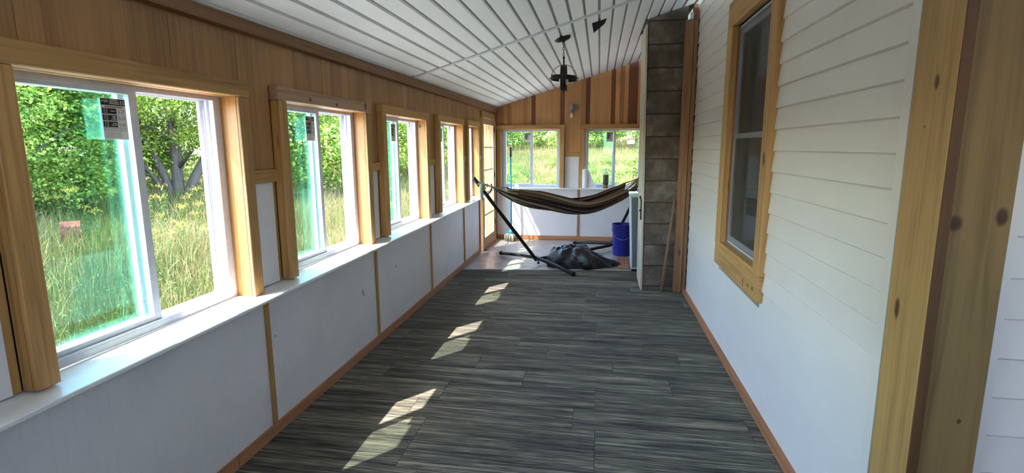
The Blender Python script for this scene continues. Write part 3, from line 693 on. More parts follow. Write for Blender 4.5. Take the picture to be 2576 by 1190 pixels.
tag(MB().box(2.662, 2.692, 5.948, 5.966, 2.893, 2.962).build('white_block', M['vinyl'], bevel=.003), 'small white block tucked under the ceiling above the chimney stud', 'block')
st = MB(); st.tube([(2.478,5.86,.014),(2.53,5.885,.52),(2.584,5.912,1.045)], [.016,.0145,.012], 10)
tag(st.build('stick', M['stick_wood'], smooth=True), 'long bare wooden stick leaning against the chimney stud', 'stick')

# --- black flap in the ceiling
def cp_(x, y, d): return (x, y, zc(x, y)-d)
fl = MB(); fl.hexa([cp_(1.675,5.235,.004),cp_(1.688,5.455,.05),cp_(1.79,5.31,.03),cp_(1.808,5.25,.004)], [cp_(1.675,5.235,-.0),cp_(1.688,5.455,.045),cp_(1.79,5.31,.025),cp_(1.808,5.25,-.0)])
tag(fl.build('ceiling_flap', M['flatblack']), 'black wedge-shaped flap sticking out of the white ceiling panels', 'flap')

# --- pendant lamp
pc = Vector((1.405, 5.436, 2.273)); cz = zc(1.39, 5.436)
pl = tag(empty('pendant_lamp', (1.39, 5.436, cz)), 'black orb pendant lamp of crossed hoops hanging from the ceiling on a chain', 'lamp')
tilt = Matrix.Rotation(-math.atan(.297), 3, 'Y')
c = MB(); c.lathe((1.39, 5.436, cz-.002), [(.080,-.002),(.080,-.010),(.064,-.022),(.02,-.030),(.008,-.044),(.001,-.046)], 28, tilt); c.build('canopy', M['black'], pl, smooth=True)
for i in range(6):
    z = 2.600-i*.0245; k = MB(); ring = []
    for t in range(13):
        a = 2*math.pi*t/12; p = Vector((.0085*math.cos(a), 0, .0165*math.sin(a)))
        if i % 2: p = Vector((0, p.x, p.z))
        ring.append(Vector((1.398+.0008*i, 5.436, z))+p)
    k.tube(ring, .0026, 6, caps=False); k.build('chain_link', M['black'], pl)
rd = MB(); rd.tube([(1.403,5.436,2.472),(1.404,5.436,2.392)], .008, 10); rd.lathe((1.403,5.436,2.462),[(.012,0),(.012,.012),(.006,.018)],12); rd.build('rod', M['black'], pl)
b = MB(); b.band(pc, (1,0,0), .122, .055, .006); b.build('vertical_hoop', M['black'], pl, smooth=False)
b = MB(); b.band(pc, (.06,0,1), .126, .044, .006); b.build('level_hoop', M['black'], pl)
b = MB(); b.band(pc, (0,1,0), .130, .010, .005); b.build('thin_hoop', M['brass'], pl)
b = MB(); b.lathe(pc+Vector((0,0,-.142)), [(.002,0),(.008,.004),(.008,.014),(.005,.02)], 10); b.build('finial', M['black'], pl)
for s in (-1, 1): MB().lathe(pc+Vector((s*.13,0,0)), [(.006,0),(.006,.01),(.003,.014)], 8, Matrix.Rotation(math.radians(90*s), 3, 'Y')).build('finial', M['black'], pl)
b = MB(); b.lathe(pc+Vector((0,0,.035)), [(.022,0),(.022,.06),(.01,.08)], 12); b.build('socket', M['black'], pl)
b = MB(); b.lathe(pc+Vector((0,0,-.07)), [(.004,0),(.034,.006),(.045,.03),(.046,.075),(.036,.10),(.026,.108)], 16); b.build('glass_shade', M['lampwhite'], pl, smooth=True)

# --- junction box lamp on the far wall
jb = tag(empty('junction_box_lamp', (1.33, YF-.01, 2.2)), 'grey junction box with a bare white bulb wired to the far wall', 'lamp')
bx('box', M['galv'], jb, 1.262, 1.320, YF-.075, YF+.005, 2.222, 2.305, .003); bx('box', M['grey_metal'], jb, 1.323, 1.398, YF-.055, YF+.005, 2.226, 2.30, .003)
k = MB(); k.lathe((1.302, YF-.04, 2.165), [(.016,0),(.018,.03),(.015,.056)], 12); k.build('socket', M['grey_metal'], jb)
k = MB(); k.lathe((1.300, YF-.045, 2.083), [(.006,0),(.024,.008),(.030,.03),(.024,.055),(.014,.07),(.013,.082)], 14); k.build('bulb', M['lampwhite'], jb, smooth=True)
k = MB(); k.tube([(1.375,YF+.006,2.405),(1.40,YF-.02,2.40),(1.445,YF-.03,2.36),(1.468,YF-.03,2.315),(1.468,YF-.03,2.285),(1.44,YF-.03,2.266),(1.40,YF-.03,2.264)], .0045, 6); k.build('wire', M['cord'], jb, smooth=True)

# --- hammock stand and hammock
AU = Vector((.645, .765, 0)).normalized(); L0 = Vector((.286, 6.33, 0)); AP = Vector((AU.y, -AU.x, 0))
ax = lambda s, z, p=0.0: L0+AU*s+AP*p+Vector((0,0,z))
JL, JR = ax(1.0, .085), ax(2.64, .085)
hs = tag(empty('hammock_stand', ax(1.82, 0)), 'black steel hammock stand with two slanting arms and curved feet', 'hammock stand')
k = MB(); k.tube([JL+Vector((0,0,-.01)), ax(1.4,.07), ax(2.2,.07), JR+Vector((0,0,-.01))], .024, 12); k.build('base_tube', M['black'], hs, smooth=True)
def arm(J, s0, s1, sgn):
    k = MB(); k.tube([J+Vector((0,0,.0)), ax(s0, .17), ax((s0+s1)/2, .70), ax(s1, 1.235)], .023, 12); a = k.build('arm', M['black'], hs, smooth=True)
    h = MB(); q = ax(s1+sgn*.20, 1.065); h.tube([q+Vector((0,0,-.05)), q+AU*(sgn*.06)+Vector((0,0,-.01)), q+AU*(sgn*.085)+Vector((0,0,.05)), q+AU*(sgn*.07)+Vector((0,0,.085))], .009, 8); h.build('hook', M['black'], a, smooth=True)
arm(JL, .93, -.03, 1); arm(JR, 2.71, 3.58, -1)
def foot(pts):
    k = MB(); k.tube(pts, .0245, 12); a = k.build('foot', M['black'], hs, smooth=True)
    for p in (pts[0], pts[-1]):
        c = MB(); d = (Vector(pts[1])-Vector(pts[0])) if p is pts[0] else (Vector(pts[-2])-Vector(pts[-1])); d = d.normalized()
        c.tube([Vector(p)-d*.004, Vector(p)+d*.05], .0275, 12); c.build('end_cap', M['flatblack'], a, smooth=True)
foot([Vector((.335,7.70,.030)), Vector((.55,7.48,.062)), Vector((.75,7.28,.085)), JL+Vector((0,0,.02)), Vector((1.14,6.88,.085)), Vector((1.32,6.68,.060)), Vector((1.49,6.50,.030))])
foot([Vector((1.385,8.72,.030)), Vector((1.62,8.60,.062)), Vector((1.85,8.46,.085)), JR+Vector((0,0,.02)), Vector((2.19,8.25,.085)), Vector((2.38,8.135,.060)), Vector((2.55,8.03,.030))])
for q in (JL, JR): MB().lathe(q+Vector((.06*AU.x,.06*AU.y,-.075)), [(.02,0),(.022,.012),(.01,.018),(.008,.05)], 10).build('locking_knob', M['black'], hs)
# fabric: swept crescent, stripe attribute runs across the cloth
U0, U1 = .60, 3.10; NU, NV = 70, 60
ct = [(0.12,1.165),(.34,1.10),(.60,.985),(1.03,.880),(1.40,.805),(1.74,.752),(2.10,.742),(2.45,.775),(2.78,.84),(3.03,.905),(3.31,1.05),(3.50,1.12)]
def cz_(s):
    for (a, za), (b_, zb) in zip(ct[:-1], ct[1:]):
        if a <= s <= b_:
            t = (s-a)/(b_-a); return za+(zb-za)*t
    return ct[-1][1]
def czs(s): return sum(cz_(min(3.5, max(.12, s+d)))*w_ for d, w_ in ((-.16,.2),(-.08,.2),(0,.2),(.08,.2),(.16,.2)))
vs = []; st_ = []
for i in range(NU+1):
    s = U0+(U1-U0)*i/NU; t = i/NU; env = min(1.0, .72+.6*math.sin(math.pi*min(max(t,0),1))**.8)
    half = .185*env; hgt = .105*env
    for j in range(NV+1):
        v = j/NV; a = math.pi*(1.08*v-.04); fold = .016*math.sin(v*30+2.2*math.sin(t*3+v*4))*(.5+.5*env)+.008*math.sin(v*71+t*5)
        r = 1.0
        p = -math.cos(a)*half; z = czs(s)+hgt*(.85-1.75*math.sin(a)**.9 if math.sin(a) > 0 else .85)+fold
        if v > .5: z += .02*math.sin(t*9)
        vs.append(ax(s+.02*math.sin(v*19)*(1 if i in (0, NU) else 0), z, p+fold*.8)); st_.append(v)
fs = [(i*(NV+1)+j, i*(NV+1)+j+1, (i+1)*(NV+1)+j+1, (i+1)*(NV+1)+j) for i in range(NU) for j in range(NV)]
hm = tag(empty('hammock', ax(1.85, .6)), 'brown, cream and black striped cloth hammock slung on the black stand', 'hammock')
k = MB(); k.add(vs, fs); fab = k.build('fabric', M['hammock'], hm, smooth=True)
at = fab.data.attributes.new('stripe', 'FLOAT', 'POINT'); at.data.foreach_set('value', np.array(st_, dtype=np.float32))
sm = fab.modifiers.new('thickness', 'SOLIDIFY'); sm.thickness = .004
def strings(sA, zA, iS, side):
    for j in range(12):
        v = (j+.5)/12; e = Vector(vs[iS*(NV+1)+int(v*NV)]); A = ax(sA, zA)+AP*(.02*(v-.5))
        B_ = ax(sA+(.16 if side > 0 else -.12), zA-.055 if side > 0 else zA-.03, (v-.5)*.05)
        k = MB(); k.tube([A, B_, (B_*.4+e*.6)+Vector((0,0,-.008)), e], .0075, 6); k.build('cord', M['rope'] if j % 3 else M['hammock'], hm, smooth=True)
strings(.10, 1.165, 0, 1); strings(3.46, 1.13, NU, -1)
k = MB(); 
for i in range(5): k.band(ax(.045+.018*i, 1.175-.020*i), AU*.9+Vector((0,0,-1.1)), .036, .016, .010, 16)
k.tube([ax(.06,1.16,.03), ax(.045,1.09,.04), ax(.06,1.0,.035), ax(.085,.955,.03)], [.02,.026,.024,.008], 8)
k.tube([ax(.10,1.14,-.03), ax(.09,1.07,-.035), ax(.11,.99,-.03)], [.016,.022,.010], 8)
k.build('rope_wrap', M['rope'], hm, smooth=True)

# --- black plastic bag
k = MB(); n1, n2 = 96, 48; vs_ = []
for i in range(n1):
    a = 2*math.pi*i/n1
    for j in range(n2+1):
        b_ = math.pi/2*j/n2; ca, sa = math.cos(a), math.sin(a)
        rx = .40 if ca < 0 else .50; ry = .28 if sa < 0 else .30
        f = 1+.10*math.sin(5*a+1.3)+.06*math.sin(9*a+3*b_)+.05*math.sin(13*a-2*b_)
        cr = max(math.cos(b_), 0)**.55
        f = 1+(f-1)*min(1, 1.4*math.cos(b_)); x = ca*rx*cr*f; y = sa*ry*cr*f
        z = .255*math.sin(b_)**.8*(1+(.08*math.sin(7*a+4*b_)+.05*math.sin(15*a+b_))*math.cos(b_)**.6)
        if ca > .35: z *= 1-.72*(ca-.35)/.65*cr
        vs_.append((1.50+x, 7.16+y*(1-.25*max(0, ca)), .004+max(0, z)))
fs_ = [(i*(n2+1)+j, ((i+1)%n1)*(n2+1)+j, ((i+1)%n1)*(n2+1)+j+1, i*(n2+1)+j+1) for i in range(n1) for j in range(n2)]
fs_.append(tuple(i*(n2+1) for i in range(n1))[::-1])
def crump(p):
    x, y, z = p; a = math.atan2(y-7.2, x-1.28)
    d = .012*(1-abs(math.sin(5*a+3*z)))**2+.008*(1-abs(math.sin(11*x+7*y)))**2+.006*(1-abs(math.sin(17*y-9*x+6*z)))**2
    g = min(1.0, z/.06); return (x-.2*d*g, y-.3*d*g, z+d*g)
vs_ = [crump(p) for p in vs_]
k.add(vs_, fs_); bag = k.build('plastic_bag', M['bag'], smooth=True)
tag(bag, 'shiny black plastic garbage bag lying under the hammock', 'bag')

# --- bucket
bc = (2.135, 7.985)
bk = tag(empty('bucket', (bc[0], bc[1], 0)), 'tall dark blue plastic bucket standing by the grey metal cabinet', 'bucket')
k = MB(); k.lathe((bc[0], bc[1], .0), [(.128,0),(.131,.006),(.146,.375),(.153,.378),(.153,.392),(.147,.394),(.152,.455),(.156,.458),(.156,.47),(.148,.47),(.144,.40),(.126,.02)], 32); k.build('body', M['blue'], bk, smooth=False)
k = MB(); k.tube([(bc[0]-.152+0*t, bc[1]+.0, .41) if t in (0,) else (bc[0]+.158*math.cos(math.pi+math.pi*t/12*1.0), bc[1]-.158*math.sin(math.pi*t/12)*1.0, .41-.16*math.sin(math.pi*t/12)) for t in range(13)], .003, 6); k.build('handle', M['galv'], bk)
# --- metal cabinet
fc = tag(empty('metal_cabinet', (2.42, 7.08, 0)), 'waist-high white metal appliance with grey back panel behind the chimney', 'appliance')
def lean(n, m_, x0, x1, y0, y1, z0, z1, bev=0):
    d0, d1 = -.040*z0, -.040*z1
    return MB().hexa([(x0+d0,y0,z0),(x1+d0,y0,z0),(x1+d0,y1,z0),(x0+d0,y1,z0)], [(x0+d1,y0,z1),(x1+d1,y0,z1),(x1+d1,y1,z1),(x0+d1,y1,z1)]).build(n, m_, fc, bevel=bev)
lean('body', M['white_metal'], 2.210, 2.60, 6.895, 7.16, .03, .975, .004); lean('top', M['mint'], 2.204, 2.606, 6.878, 7.168, .976, 1.02, .006)
lean('back_panel', M['grey_metal'], 2.226, 2.58, 6.886, 6.894, .05, .965); lean('plinth', M['flatblack'], 2.22, 2.58, 6.90, 7.15, .0, .029)
for z in (.12, .40, .68, .94): MB().lathe((2.238-.040*z, 6.886, z), [(.005,0),(.004,.003)], 8, Matrix.Rotation(math.radians(90), 3, 'X')).build('screw', M['galv'], fc)
tag(MB().hexa([(2.05,6.99,0),(2.196,6.99,0),(2.196,7.70,0),(2.065,7.70,0)], [(2.05,6.99,.02),(2.196,6.99,.02),(2.196,7.70,.02),(2.065,7.70,.02)]).build('floor_board', M['brown_board'], bevel=.002), 'flat brown board lying on the floor beside the metal cabinet', 'board')

# --- mop
mp = tag(empty('mop', (.29, 8.95, 0)), 'string mop with teal handle leaning upright against the far window', 'mop')
k = MB(); k.tube([(.290,8.945,.16),(.285,8.975,.8),(.279,9.0,1.45)], .0125, 10); k.build('handle', M['teal'], mp, smooth=True)
k = MB(); k.tube([(.279,9.0,1.44),(.2775,9.006,1.60)], [.0165,.0165], 10); k.build('grip', M['black'], mp, smooth=True)
k = MB(); k.lathe((.29,8.94,.125), [(.055,0),(.06,.02),(.05,.05),(.02,.075),(.016,.11)], 14); k.build('mop_cap', M['teal'], mp, smooth=True)
for i in range(46):
    a = random.uniform(0, 2*math.pi); r = random.uniform(.04, .125); k = MB()
    p0 = Vector((.29+.04*math.cos(a), 8.94+.03*math.sin(a), .14)); p2 = Vector((.29+r*math.cos(a), 8.94+r*.85*math.sin(a), .008)); pm = (p0+p2)/2+Vector((.04*math.cos(a), .03*math.sin(a), .03))
    k.tube([p0, pm, p2], .0075, 5); k.build('mop_string', M['rope'] if i % 3 else M['grey_metal'], mp, smooth=True)

# --- things on the far sill
pt = tag(empty('paper_towel', (1.545, YF-.055, fz0)), 'roll of white paper towels on the far sill with a loose hanging sheet', 'paper towels')
k = MB(); k.lathe((1.545, YF-.058, fz0+.001), [(.052,0),(.053,.004),(.053,.312),(.05,.316),(.02,.316),(.018,.31)], 26); k.build('roll', M['towel'], pt, smooth=False)
k = MB(); k.add([(1.597,YF-.060,fz0+.315),(1.597,YF-.060,fz0+.012),(1.742,YF-.085,fz0+.006),(1.66,YF-.078,fz0+.16),
                 (1.597,YF-.062,fz0+.315),(1.597,YF-.062,fz0+.012),(1.742,YF-.087,fz0+.006),(1.66,YF-.080,fz0+.16)], [(0,1,2,3),(7,6,5,4),(0,3,7,4),(3,2,6,7),(2,1,5,6),(1,0,4,5)]); k.build('loose_sheet', M['towel'], pt)
bt = tag(empty('bottle', (1.888, YF-.06, fz0)), 'clear plastic bottle of amber liquid with a dark green label on the far sill', 'bottle')
amber = plain('amber_liquid', lin(150,92,30), .2); lab_ = plain('green_label', lin(24,58,50), .5)
def haze_plastic():
    t = NT('hazy_plastic'); tr = t.n('ShaderNodeBsdfTransparent'); tr.inputs[0].default_value = (.9,.94,.9,1); q = t.n('ShaderNodeBsdfPrincipled'); q.inputs['Base Color'].default_value = lin(225,232,222); q.inputs['Roughness'].default_value = .25
    mx = t.n('ShaderNodeMixShader'); mx.inputs[0].default_value = .5; t.l(tr.outputs[0], mx.inputs[1]); t.l(q.outputs[0], mx.inputs[2]); t.l(mx.outputs[0], t.out.inputs[0]); return t.m
cl = haze_plastic()
k = MB(); k.lathe((1.888, YF-.06, fz0+.001), [(.042,0),(.047,.006),(.047,.06)], 20); k.build('liquid', amber, bt, smooth=True)
k = MB(); k.lathe((1.888, YF-.06, fz0+.062), [(.048,0),(.048,.165)], 20); k.build('label', lab_, bt, smooth=False)
k = MB(); k.lathe((1.888, YF-.06, fz0+.228), [(.047,0),(.046,.03),(.036,.058),(.014,.074),(.013,.086)], 20); k.build('shoulder', cl, bt, smooth=True)
k = MB(); k.lathe((1.888, YF-.06, fz0+.315), [(.016,0),(.016,.016),(.014,.018)], 14); k.build('cap', M['vinyl'], bt)
lp_ = plain('label_gold', lin(190,170,90), .5)
for (dx, dz) in ((-.03,.12),(-.03,.09),(-.03,.15),(.006,.13),(.02,.10),(.016,.06)): bx('label_print', lp_, bt, 1.888+dx-.006, 1.888+dx+.006, YF-.109, YF-.1075, fz0+.062+dz-.006, fz0+.062+dz+.006)

# ------------------------------------------------------------------ outdoors
def gz(x, y):
    x = np.asarray(x, dtype=float); y = np.asarray(y, dtype=float)
    z = -.62+.075*np.clip(-x-4, 0, 40)*np.clip((40-y)/30, 0, 1)+.055*np.clip(y-16, 0, 200)*np.clip((x+30)/25, 0.25, 1)
    return z+.06*np.sin(x*.7)*np.cos(y*.5)
gx = np.concatenate([np.linspace(-70, -20, 12)[:-1], np.linspace(-20, 10, 41), np.linspace(10, 60, 12)[1:]]); gy = np.concatenate([np.linspace(-40, -5, 10)[:-1], np.linspace(-5, 40, 50), np.linspace(40, 130, 20)[1:]])
X, Y = np.meshgrid(gx, gy, indexing='ij'); Z = gz(X, Y)
inside = (X > -.5) & (X < 5) & (Y > -1.5) & (Y < 9.8); Z[inside] = -.75
k = MB(); ny = len(gy); k.v = [(float(a), float(b_), float(c_)) for a, b_, c_ in zip(X.ravel(), Y.ravel(), Z.ravel())]
k.f = [(i*ny+j, (i+1)*ny+j, (i+1)*ny+j+1, i*ny+j+1) for i in range(len(gx)-1) for j in range(ny-1)]
tag(k.build('ground', M['soil'], smooth=True, origin=(0,0,0)), 'overgrown meadow ground outside the porch windows', 'ground', kind='structure')

gp = MB(); gp.add([(-3.3,-3,-.47),(-.17,-3,-.47),(-.17,9.36,-.47),(2.9,9.36,-.47),(2.9,13,-.47),(-3.3,13,-.47),(-3.3,-3,-.8),(-.17,-3,-.8),(-.17,9.36,-.8),(2.9,9.36,-.8),(2.9,13,-.8),(-3.3,13,-.8)], [(0,1,2,3,4,5),(11,10,9,8,7,6)]+[(i,i+6,(i+1)%6+6,(i+1)%6) for i in range(6)])  # unseen gravel added as a reflector, bouncing sun up to the ceiling
tag(gp.build('bounce_gravel', paint('bounce_gravel_pale', lin(214,206,190), .95, .1, .12, 14.0, .6)), 'unseen pale gravel added outside the porch to bounce light inside', 'reflector', kind='structure')
def fast_mesh(name, V, F4, mat_, parent=None, org=(0,0,0)):
    me = bpy.data.meshes.new(name); V = np.ascontiguousarray(V, dtype=np.float32)-np.array(org, dtype=np.float32); nf, q = F4.shape
    me.vertices.add(len(V)); me.vertices.foreach_set('co', V.ravel()); me.loops.add(nf*q); me.loops.foreach_set('vertex_index', F4.astype(np.int32).ravel())
    me.polygons.add(nf); me.polygons.foreach_set('loop_start', np.arange(0, nf*q, q, dtype=np.int32)); me.update(calc_edges=True); me.validate()
    return link(name, me, mat_, parent, org)

def leaves(C0, N, size, droop=.3, wide=.36):
    """folded diamond leaves at points C0 with preferred normals N"""
    n = len(C0); sz = size*RNG.uniform(.6, 1.25, (n,1)); d = RNG.normal(size=(n,3)); d -= N*(d*N).sum(1, keepdims=True); d /= np.linalg.norm(d, axis=1, keepdims=True)+1e-9
    d[:, 2] -= droop; d /= np.linalg.norm(d, axis=1, keepdims=True); s = np.cross(N, d); s /= np.linalg.norm(s, axis=1, keepdims=True)+1e-9; nn = np.cross(d, s)
    p0 = C0-d*sz*.5; p2 = C0+d*sz*.5; p1 = C0+s*sz*wide+nn*sz*.10-d*sz*.05; p3 = C0-s*sz*wide+nn*sz*.10-d*sz*.05
    V = np.stack([p0, p1, p2, p3], 1).reshape(-1, 3); b_ = np.arange(n)[:, None]*4
    F = np.concatenate([b_+np.array([[0,1,2]]), b_+np.array([[0,2,3]])], 0); return V, F

def crown(c, R, nblob, nleaf, size):
    c = np.array(c); R = np.array(R); d = RNG.normal(size=(nblob,3)); d /= np.linalg.norm(d, axis=1, keepdims=True)
    bc_ = c+d*R*RNG.uniform(.25, .95, (nblob,1))**.6; br = RNG.uniform(.22, .42, nblob)*R.mean()
    k_ = RNG.integers(0, nblob, nleaf); e = RNG.normal(size=(nleaf,3)); e /= np.linalg.norm(e, axis=1, keepdims=True)
    pos = bc_[k_]+e*br[k_][:, None]*RNG.uniform(.55, 1.05, (nleaf,1))*np.array([1, 1, .62])
    N = e*.7+np.array([0,0,.9])+RNG.normal(size=(nleaf,3))*.45; N /= np.linalg.norm(N, axis=1, keepdims=True)
    return leaves(pos, N, size, .3, .30), bc_

def tree(name, x, y, h, R, nleaf, size, label, mat_='leaf', trunk=.13, low=.25, nblob=34, fork=False, group='trees beyond the meadow'):
    z = float(gz(x, y)); t = tag(empty(name, (x, y, z)), label, 'tree', group)
    (V, F), blobs = crown((x, y, z+h*(low+1)/2), (R, R, h*(1-low)/2*.9), nblob, nleaf, size)
    fo = fast_mesh('foliage', V, F, M[mat_], t, (x, y, z)); tag(fo, kind='stuff')
    k = MB(); top = Vector((x, y, z+h*.8)); b0 = Vector((x, y, z-.1))
    stems = [(0, 0, 1.0)] if not fork else [(0, 0, 1.0), (-.75, -.5, .72), (-1.4, -.9, .5), (1.1, .7, .85)]
    for (dx, dy, q) in stems:
        k.tube([b0+Vector((dx*.12, dy*.12, 0)), b0+Vector((dx*.3, dy*.3, h*.12)), b0+Vector((dx*.7+.05, dy*.7, h*.28)), b0+Vector((dx*1.2-.08, dy*1.2, h*.45)), b0+Vector((dx*1.7, dy*1.7, h*.72))], [trunk*q*1.2, trunk*q, trunk*q*.85, trunk*q*.6, trunk*q*.2], 9)
    for i in range(10):
        e = Vector(blobs[i % len(blobs)]); a = b0.lerp(top, random.uniform(.22, .7)); m_ = a.lerp(e, .5)+Vector((0, 0, .1)); k.tube([a, m_, e], [trunk*.36, trunk*.22, trunk*.07], 6)
    k.build('trunk', M['bark'], t, smooth=True)
    return t
tree('forked_tree', -11.4, 14.9, 6.6, 3.0, 32000, .105, 'forked dark-trunked tree seen through the open half of nearest window', fork=True, trunk=.17, low=.16, nblob=46, group=None)
spots = [(-14.6,8.2,8.5,3.6,'leafy maple filling the left pane of the nearest window'),(-12.6,11.0,7.5,3.0,'leafy maple just left of the forked tree'),(-17.5,11.5,10,4,'tall maple behind the front row, left of the forked tree'),(-15.5,17.5,10,4.2,'tall tree close behind the forked tree'),
         (-9.8,19.5,7.5,3.2,'leafy tree in the second window, left pane'),(-8.2,24.0,7.5,3.2,'leafy tree in the second window, right pane'),(-12.5,22.5,10,4,'tall tree behind the ones in second window'),
         (-8.0,30.5,8,3.6,'leafy tree filling the third window'),(-9.5,38.5,9,4.2,'leafy tree filling the fourth window'),(-13,31,11,4.5,'tall tree far behind the third window'),(-12.5,4.0,8,3.6,'leafy maple outside, left of the nearest window'),(-13.6,14.2,5.2,2.4,'low dense tree at the foot of the forked tree')]
for i, (x, y, h, R, lb) in enumerate(spots):
    h *= .74; d_ = math.hypot(x-1.77, y); tree('maple_tree', x, y, h, R, 36000 if d_ < 22 else 17000, .105 if d_ < 22 else .165, lb, low=-.06, nblob=60)
# far hedge of shrubs on the hillside
hs_ = []
for i in range(22):
    x = -26+i*2.6+random.uniform(-.8,.8); y = 47+random.uniform(-3, 9)+abs(x)*.1
    tree('hill_shrub', x, y, random.uniform(4.5,7.5), random.uniform(2.0,2.9), 8500, .17, 'bushy green shrub on the far hillside', 'leaf_b', low=.0, nblob=22, trunk=.08, group='shrubs along the far hillside')
    tree('hill_tree', x+random.uniform(-1,1), y+9, random.uniform(7,9), 3.6, 5000, .27, 'taller tree behind the far hillside shrubs', 'leaf', low=.05, nblob=26, trunk=.12, group='trees behind the far hillside')

# meadow grass: one uncountable mass of blades
def blades(n, r0, r1, a0, a1, hmin, hmax, wd):
    r = r0*(r1/r0)**RNG.random(n); a = np.radians(RNG.uniform(a0, a1, n)); x = 1.77+r*np.cos(a); y = r*np.sin(a)
    ok = ~((x > -3.5) & (x < 5) & (y < 13.1)); x, y, r = x[ok], y[ok], r[ok]; n = len(x); z = gz(x, y)-.02
    clump = .55+.45*np.sin(x*1.3+1.1*np.sin(y*.8))*np.cos(y*1.1+.9*np.sin(x*.9)); nearwall = np.clip((np.minimum(-x, 50)-2.6)/2.6, .35, 1)*(y < 9.75)+(y >= 9.75)*np.clip((y-9.5)/3, .4, 1)
    h = RNG.uniform(hmin, hmax, n)*(.65+.35*clump)*nearwall; wdt = wd*np.maximum(1.0, r/24.0)*RNG.uniform(.6, 1.4, n); h = h*np.maximum(1.0, (r/45))
    t = RNG.uniform(0, 2*np.pi, n); dx, dy = np.cos(t), np.sin(t); t2 = RNG.uniform(0, 2*np.pi, n); ln = RNG.uniform(.05, .55, n)*h; lx, ly = np.cos(t2)*ln, np.sin(t2)*ln
    b0 = np.stack([x-dx*wdt, y-dy*wdt, z], 1); b1 = np.stack([x+dx*wdt, y+dy*wdt, z], 1)
    m0 = np.stack([x+lx*.35-dx*wdt*.8, y+ly*.35-dy*wdt*.8, z+h*.62], 1); m1 = np.stack([x+lx*.35+dx*wdt*.8, y+ly*.35+dy*wdt*.8, z+h*.62], 1); tp = np.stack([x+lx, y+ly, z+h*(1-.25*ln/h)], 1)
    V = np.stack([b0, b1, m1, m0, tp], 1).reshape(-1, 3); k_ = np.arange(n)[:, None]*5
    F = np.concatenate([k_+np.array([[0,1,2]]), k_+np.array([[0,2,3]]), k_+np.array([[3,2,4]])], 0); return V, F
parts = [blades(95000, 3.2, 20, 93, 185, .45, .95, .006), blades(130000, 13, 60, 76, 112, .35, .8, .0055), blades(50000, 18, 70, 72, 165, .5, 1.0, .007)]
V = []; F = []; nv = 0
for v_, f__ in parts: V.append(v_); F.append(f__+nv); nv += len(v_)
tag(fast_mesh('meadow_grass', np.concatenate(V), np.concatenate(F), M['grass']), 'tall dry and green meadow grass outside the windows', 'grass', kind='stuff')
# low green weeds: leafy stems, one mass
n = 42000; r = 3.0*(16/3.0)**RNG.random(n); a = np.radians(RNG.uniform(95, 185, n)); x = 1.77+r*np.cos(a); y = r*np.sin(a); ok = (x < -3.5) | (y > 13.1); x, y = x[ok], y[ok]
ptc = np.sin(x*.9+2)*np.cos(y*.7) > -.15; x, y = x[ptc], y[ptc]; n = len(x)
pos = np.stack([x, y, gz(x, y)+RNG.uniform(.02, .62, n)], 1); N = RNG.normal(size=(n,3))*.5+np.array([0,0,1.0]); N /= np.linalg.norm(N, axis=1, keepdims=True)
V, F = leaves(pos, N, .06, .5, .13); tag(fast_mesh('meadow_weeds', V, F, M['weed']), 'low leafy green weeds mixed into the meadow grass', 'weeds', kind='stuff')

# goldenrod plants
def goldenrod_geo():
    k = MB(); k.tube([(0,0,0),(.01,.02,.5),(.03,.03,1.0)], [.006,.005,.003], 5); st_v, st_f = k.v, k.f
    n = 70; z = RNG.uniform(.15, .95, n); a = RNG.uniform(0, 6.28, n); P_ = np.stack([.05*np.cos(a), .05*np.sin(a), z], 1); N = np.stack([-.5*np.cos(a), -.5*np.sin(a), np.ones(n)], 1); N /= np.linalg.norm(N, axis=1, keepdims=True)
    lv, lf_ = leaves(P_, N, .07, .2)
    n = 170; arm_ = RNG.integers(0, 7, n); t = RNG.random(n); aa = arm_*.9; rr = .17*t; P2 = np.stack([.03+rr*np.cos(aa), .03+rr*np.sin(aa), .95+.20*np.sin(t*2.4)*(.6+.4*(arm_ % 3)/2)+RNG.normal(size=n)*.012], 1)
    N2 = RNG.normal(size=(n,3)); N2 /= np.linalg.norm(N2, axis=1, keepdims=True); fv, ff = leaves(P2, N2, .024, 0)
    return (st_v, st_f), (lv, lf_), (fv, ff)
(sv, sf), (lv, lf2), (fv, ff) = goldenrod_geo()
me_s = bpy.data.meshes.new('stem'); me_s.from_pydata([tuple(p) for p in sv], [], sf); me_s.materials.append(M['weed'])
ml = bpy.data.meshes.new('leaves'); ml.from_pydata([tuple(map(float, p)) for p in lv], [], [tuple(map(int, q)) for q in lf2]); ml.materials.append(M['weed'])
mf = bpy.data.meshes.new('flower_plume'); mf.from_pydata([tuple(map(float, p)) for p in fv], [], [tuple(map(int, q)) for q in ff]); mf.materials.append(M['gold'])
for i in range(64):
    if i < 40: x = random.uniform(-11.5, -5.0); y = 9.2+(-x-5)*.35+random.uniform(-2.2, 3.2)
    elif i < 52: x = random.uniform(-7, -3); y = random.uniform(11, 22)
    else: x = random.uniform(-2.2, 2.0); y = random.uniform(13, 24)
    o = tag(empty('goldenrod', (x, y, float(gz(x, y))-.02)), 'yellow-plumed goldenrod plant in the meadow', 'plant', 'goldenrod plants in the meadow'); s = random.uniform(.55, .9); o.scale = (s, s, s*random.uniform(.85,1.1)); o.rotation_euler.z = random.uniform(0, 6.28)
    for nm, me in (('stem', me_s), ('leaves', ml), ('flower_plume', mf)):
        q = bpy.data.objects.new(nm, me); COL.objects.link(q); q.parent = o

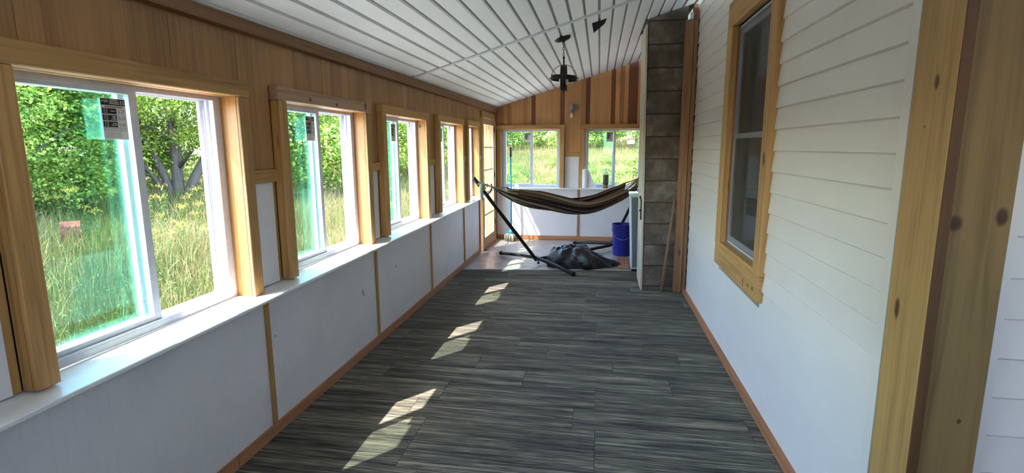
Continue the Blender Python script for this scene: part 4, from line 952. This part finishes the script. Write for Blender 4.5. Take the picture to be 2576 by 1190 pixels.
for i, (x, y) in enumerate([(-3.4,21),(-1.6,19.5),(.4,22),(2.3,20.5),(-2.6,26),(1.2,27),(3.6,25),(-4.8,29),(-.6,31),(2.8,32)]):
    tree('meadow_bush', x, y, random.uniform(.9, 1.5), random.uniform(.6, 1.0), 2600, .075, 'low green bush in the meadow beyond the far windows', 'leaf_b', low=0, nblob=14, trunk=.02, group='low bushes in the far meadow')
# rusty farm machine in the grass
rx, ry = -8.0, 8.35; rz = float(gz(rx, ry))-.20
rm_ = tag(empty('farm_implement', (rx, ry, rz)), 'rusty red farm implement half hidden in the tall grass', 'farm machine')
e1 = Vector((.70, .71, 0)); e2 = Vector((-.71, .70, 0))
k = MB(); prof = [(0,0),(.02,.30),(.08,.50),(.22,.60),(.40,.60),(.44,.55),(.30,.52),(.18,.46),(.12,.30),(.10,0)]
b0 = Vector((rx, ry, rz+.28)); nP = len(prof); vv = []
for s in (-.15, .15): vv += [b0+e2*p*.8+Vector((0,0,q*.82))+e1*s for p, q in prof]
k.add(vv, [(i, (i+1)%nP, nP+(i+1)%nP, nP+i) for i in range(nP)]+[tuple(range(nP))[::-1], tuple(nP+i for i in range(nP))]); k.build('hood', M['rust'], rm_)
k = MB()
for s in (-.09, .0, .09): k.obox(b0+e1*s+Vector((0,0,.24))-e2*.004, (e1, e2, Vector((0,0,1))), (.010, .012, .20))
k.build('hood_rib', M['rust'], rm_)
k = MB(); k.bar(b0-e1*1.4+Vector((0,0,.02)), b0+e1*1.7+Vector((0,0,.10)), .06, .05); k.build('tow_bar', M['rust'], rm_)
for s in (-.75, .95):
    k = MB(); c_ = Vector((rx, ry, rz+.26))+e1*s; k.band(c_, e2, .26, .09, .05, 28); k.band(c_, e2, .06, .12, .05, 12)
    for t in range(6):
        a = math.pi*t/3; d = e1*math.cos(a)+Vector((0,0,1))*math.sin(a); k.bar(c_+d*.03, c_+d*.23, .02, .02, e2)
    k.build('wheel', M['black'], rm_)
# white trailer far up the hill
tx, ty = 4.4, 46.0; tz = float(gz(tx, ty))
tr = tag(empty('trailer', (tx, ty, tz)), 'small white trailer on the far hillside among the shrubs', 'trailer')
bx('body', M['white_metal'], tr, tx-.36, tx+.26, ty-.3, ty+.3, tz+.80, tz+1.12, .1); bx('window', M['dark'], tr, tx-.1, tx+.06, ty-.312, ty-.304, tz+.92, tz+1.02)
for s in (-.25, .2):
    k = MB(); k.band((tx+s, ty-.35, tz+.68), (0,1,0), .12, .10, .06, 20); k.build('wheel', M['black'], tr)
k = MB(); k.bar((tx-.3,ty,tz+.76), (tx+.45,ty,tz+.76), .06, .06); k.build('chassis', M['black'], tr)
